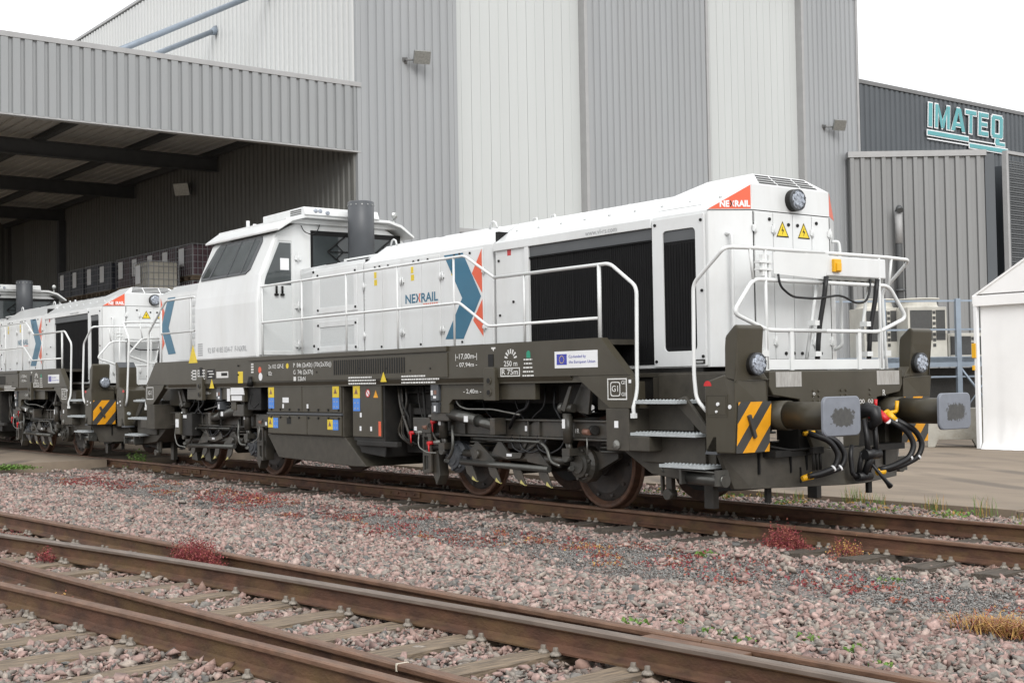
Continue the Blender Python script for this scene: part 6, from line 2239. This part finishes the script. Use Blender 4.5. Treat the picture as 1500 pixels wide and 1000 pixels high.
        lk.tube([(X(-.95), s*1.2, .56), (X(1.0), s*1.2, .53)], .045, 10)
        lk.cyl((X(-.62), s*1.22, .56), (X(-.62), s*1.29, .56), .055, n=12)
        L(lk, 'brake_link', 'bogie_paint', bg_, .004)
        tb = MB().cyl((X(-.84), s*1.33, .462), (X(.84), s*1.33, .438), .036, n=14)
        L(tb, 'foot_rail', 'damper_dark', bg_)
        for k in range(4):
            a = -.68+k*.47
            bl = MB().prism([(X(a-.10), .45), (X(a+.05), .45), (X(a+.14), .28), (X(a+.15), .24), (X(a+.05), .27), (X(a-.05), .33)], 'y', *sorted((s*1.335, s*1.315)))
            L(bl, 'rail_deflector', 'bogie_paint', bg_, .003)
            L(MB().prism([(X(a+.075), .30), (X(a+.155), .238), (X(a+.06), .262)], 'y', *sorted((s*1.34, s*1.31))), 'yellow_tip', 'pale_yellow', bg_)
        ds = MB().ring(fr, [(sx*X(-1.75), .80), (sx*X(-1.56), .80), (sx*X(-1.56), .30), (sx*X(-1.75), .27)] , [(sx*X(-1.72), .74), (sx*X(-1.63), .74), (sx*X(-1.63), .34), (sx*X(-1.72), .32)], .03)
        ds.plate(fr, rect(*sorted((sx*X(-1.74), sx*X(-1.60))), .50, .58), .028)
        ds.prism([(X(-1.76), .78), (X(-1.50), .78), (X(-1.44), .26), (X(-1.52), .14), (X(-1.60), .28), (X(-1.76), .28)], 'y', *sorted((s*1.24, s*1.10)))
        L(ds, 'deflector_plate', 'bogie_paint', bg_, .004)
        lb_ = MB().plate(fr, rect(*sorted((sx*X(-1.92), sx*X(-1.86))), .82, .87), .002, .041).plate(fr, rect(*sorted((sx*X(.28), sx*X(.36))), .85, .91), .002, -.038).plate(fr, rect(*sorted((sx*X(.0), sx*X(.10))), .555, .585), .002, .022)
        L(lb_, 'label', 'sticker_white', bg_)
        for a in (-1.68, 1.44):
            L(MB().cyl((X(a)-.06, s*1.27, .865), (X(a)+.05, s*1.29, .86), .035, .03, 10), 'release_valve', 'brown_sticker', bg_)
            L(MB().cyl((X(a)+.02, s*1.22, .885), (X(a)+.12, s*1.27, .885), .05, n=10), 'release_valve', 'under_dark', bg_)
        hs = random.Random(int(xc*10)+s)
        for k in range(7):
            a0_ = hs.uniform(-1.2, .9)
            a1_ = a0_+hs.uniform(.15, .55)*hs.choice((-1, 1))
            y_ = s*hs.uniform(1.08, 1.3)
            hm = MB().tube([(X(a0_), y_, 1.36), (X(a0_), y_*1.02, hs.uniform(1.10, 1.2)), (X((a0_+a1_)/2), y_*1.04, hs.uniform(.98, 1.08)), (X(a1_), y_, hs.uniform(.80, .95))], hs.uniform(.010, .018), 7, .12)
            L(hm, 'hose', 'black_rubber', bg_)
        for k in range(3):
            a0_ = hs.uniform(-.8, .7)
            hm = MB().tube([(X(a0_), s*1.24, .80), (X(a0_+.08), s*1.30, .66), (X(a0_+.28), s*1.30, .60), (X(a0_+.45), s*1.26, .68), (X(a0_+.5), s*1.24, .80)], .011, 7, .10)
            L(hm, 'hose', 'black_rubber', bg_)
        if s < 0:
            L(MB().text((Vector((0, -1.222, 0)), VX, VZ), '1R', min(X(1.18), X(1.30)), .845, .05, base=.004), 'lettering', 'lettering_white', bg_)
    return bg_
bogie(-4.53, 1)
bogie(-12.47, -1)
mb = MB()      # box hung beside the rear bogie's outer axle
mb.box(-13.75, -13.55, -1.42, -1.28, .62, .98)
fb = L(mb, 'flange_lubricator', 'olive_paint', None, .01)
mb = MB().box(-13.55, -13.15, -1.38, -1.2, .60, .98)
L(mb, 'flange_lubricator', 'under_dark', None, .01)
L(MB().plate(side(-1.42), rect(-13.73, -13.60, .74, .88), .002).plate(side(-1.38), rect(-13.50, -13.36, .90, .95), .002), 'label', 'sticker_white', fb)
mb = MB().tube([(-13.85, -1.35, .80), (-13.92, -1.36, .60), (-13.8, -1.36, .42), (-13.6, -1.3, .40)], .010, 6, .08)
L(mb, 'air_pipe', 'damper_steel')
for x in (-13.95, -13.40):
    L(MB().prism([(x-.12, .16), (x+.12, .14), (x+.05, .42), (x-.06, .42)], 'y', -.98, -.88), 'sand_pipe', 'bogie_paint', None, .005)

# ---- lettering and stickers on the sill
FS = side(-1.512)
F5 = side(-1.5)
sill = [o for o in COL.objects if o.name.startswith('side_sill')][0]
mb = MB()
T = lambda s_, x, z, h, w=None, fr=FS, al='L', b=.01: mb.text(fr, s_, x, z, h, w, al, b, .0045)
T('2x KE GP-E', -10.06, 1.675, .06, .48)
T('82t', -10.06, 1.575, .06)
T('P  84t (2x42t) (70t(2x35t))', -9.28, 1.680, .06, 1.10)
T('G  74t (2x37t)', -9.28, 1.58, .06, .58)
T('52kN', -9.15, 1.485, .06, .23)
mb.plate(FS, rect(-9.28, -9.21, 1.485, 1.545), .002)
T('|-17,00m-|', -5.22, 1.70, .06, .44, F5)
T('- 07,94m -', -5.20, 1.605, .05, .42, F5)
T('- 2,40m -', -5.16, 1.29, .05, .36, side(-1.432))
T('- 2,40m -', -12.62, 1.30, .05, .36, side(-1.432))
T('250 m', -4.26, 1.595, .06, .25, F5)
T('R 75m', -4.30, 1.50, .06, .30, F5)
mb.ring(F5, rect(-4.33, -3.97, 1.478, 1.578), rect(-4.318, -3.982, 1.489, 1.567), .002)
T('G1', -2.43, 1.30, .06, .095, F5)
T('GI', -2.285, 1.375, .035, .06, F5)
T('GII', -2.285, 1.255, .035, .07, F5)
mb.ring(F5, rect(-2.50, -2.205, 1.215, 1.435), rect(-2.487, -2.218, 1.228, 1.422), .0025)
mb.ring(F5, rr(-2.455, -2.305, 1.25, 1.40, .03), rr(-2.445, -2.315, 1.26, 1.39, .025), .0025)
mb.ring(F5, rect(-14.80, -14.50, 1.215, 1.435), rect(-14.787, -14.513, 1.228, 1.422), .0025)
T('G1', -14.72, 1.30, .07, .14, F5)
# brake-block arc symbol over the 250 m mark
for k in range(7):
    a = math.pi*(k+.5)/7
    mb.plate(F5, [(-4.135+.062*math.cos(a-.12), 1.675+.062*math.sin(a-.12)), (-4.135+.115*math.cos(a-.1), 1.675+.115*math.sin(a-.1)), (-4.135+.115*math.cos(a+.1), 1.675+.115*math.sin(a+.1)), (-4.135+.062*math.cos(a+.12), 1.675+.062*math.sin(a+.12))], .002)
mb.plate(F5, tri(-4.46, 1.785, -.03), .002)
mb.plate(F5, rect(-4.50, -4.42, 1.80, 1.818), .002)
# weathered rows of small print, too small to read
rg = random.Random(11)
def smallprint(x, z, w_, rows, fr=F5, dz=.038, h=.014, center=False):
    for i in range(rows):
        ww = w_*rg.uniform(.62, 1.0)
        a = x+(w_-ww)/2 if center else x
        e_ = a+ww
        while a < e_:
            l_ = rg.uniform(.02, .06)
            mb.plate(fr, rect(a, min(a+l_, e_), z-i*dz, z-i*dz+h), .002)
            a += l_+.012
smallprint(-7.72, 1.500, .75, 3, side(-1.515), .040, .02)
smallprint(-6.40, 1.500, .85, 3, side(-1.515), .040, .02)
smallprint(-3.93, 1.655, .22, 5, F5, .045, .016, True)
smallprint(-12.88, 1.655, .07, 3, F5, .05, .02)
L(mb, 'lettering', 'lettering_white', sill)
mb = MB()
for x0, x1, z0, z1 in ((-12.62, -12.34, 1.545, 1.70), (-11.90, -11.47, 1.56, 1.66), (-12.83, -12.68, 1.54, 1.70)):
    mb.plate(F5, rect(x0, x1, z0, z1), .002)
for k in range(4):
    mb.plate(F5, rect(-10.64, -10.56, 1.62+k*.04, 1.645+k*.04), .014)
L(mb, 'data_plate', 'lettering_white', sill)
mb = MB()
for i in range(5):
    for j in range(3):
        mb.plate(F5, rect(-12.60+i*.055, -12.565+i*.055, 1.56+j*.046, 1.59+j*.046), .001, .002)
for j in range(3):
    mb.plate(F5, rect(-12.81, -12.70, 1.555+j*.05, 1.58+j*.05), .001, .002)
mb.plate(F5, rect(-11.72, -11.50, 1.59, 1.64), .001, .002)
mb.plate(F5, rect(-12.26, -11.95, 1.545, 1.705), .002)
L(mb, 'data_plate', 'under_dark', sill)
mb = MB()
for x0, x1, z0, z1 in ((-12.23, -12.03, 1.665, 1.68), (-12.18, -11.99, 1.62, 1.635), (-12.22, -12.06, 1.575, 1.59)):
    mb.plate(F5, rect(x0, x1, z0, z1), .001, .002)
L(mb, 'data_plate', 'lettering_white', sill)
L(MB().plate(F5, rect(-3.35, -2.645, 1.555, 1.735), .002), 'funding_plate', 'sticker_white', sill)
L(MB().plate(F5, rect(-3.315, -3.145, 1.59, 1.705), .001, .002), 'flag', 'eu_blue', sill)
mb = MB()
for k in range(12):
    a = k*math.pi/6
    mb.plate(F5, disc(-3.23+.038*math.cos(a), 1.6475+.038*math.sin(a), .0065, 5), .001, .003)
L(mb, 'flag_star', 'yellow', sill)
mb = MB().text(F5, 'Co-funded by', -3.11, 1.662, .030, .28, base=.0045).text(F5, 'the European Union', -3.11, 1.605, .030, .43, base=.0045)
L(mb, 'lettering', 'eu_blue', sill)
mb = MB().plate(F5, [(-3.845, 1.68), (-3.775, 1.68), (-3.775, 1.735), (-3.79, 1.755), (-3.815, 1.765), (-3.845, 1.74)], .002)
L(mb, 'green_sticker', 'green_sticker', sill)
mb = MB().plate(side(-1.516), tri(-6.83, 1.51, .13), .002).plate(F5, tri(-12.08, 1.47, .15), .002).plate(F5, rect(-11.12, -10.95, 1.47, 1.65), .002)
mb.plate(FS, disc(-9.47, 1.705, .04, 12), .002)
L(mb, 'warning_sticker', 'yellow', sill)
mb = MB().plate(FS, disc(-10.35, 1.66, .05, 12), .002)
L(mb, 'warning_sticker', 'orange_logo', sill)
L(MB().plate(FS, disc(-10.33, 1.56, .06, 14), .002), 'label', 'sticker_white', sill)
mb = MB().plate(side(-1.505), rect(-2.40, -2.34, .93, 1.0), .002).plate(F5, rect(-2.175, -2.14, 1.385, 1.42), .004)
L(mb, 'label', 'sticker_white', sill)
mb = MB().lathe([(.05, 0), (.05, .012), (.02, .03)], (-2.37, -1.502, .755), Vector((0, -1, 0)), 14)
L(mb, 'earth_bolt', 'damper_steel', sill)
mb = MB().plate(side(-1.5), tri(-12.80, 1.97, .30), .003)
L(mb, 'warning_sticker', 'yellow', cab)

# ---- the second locomotive, coupled behind and still under the canopy
LOCO2 = copy_tree(LOCO)
LOCO2.location = (-17.06, 0.08, 0)
LOCO2['label'] = 'second white and grey locomotive coupled behind, standing half under the dark canopy'
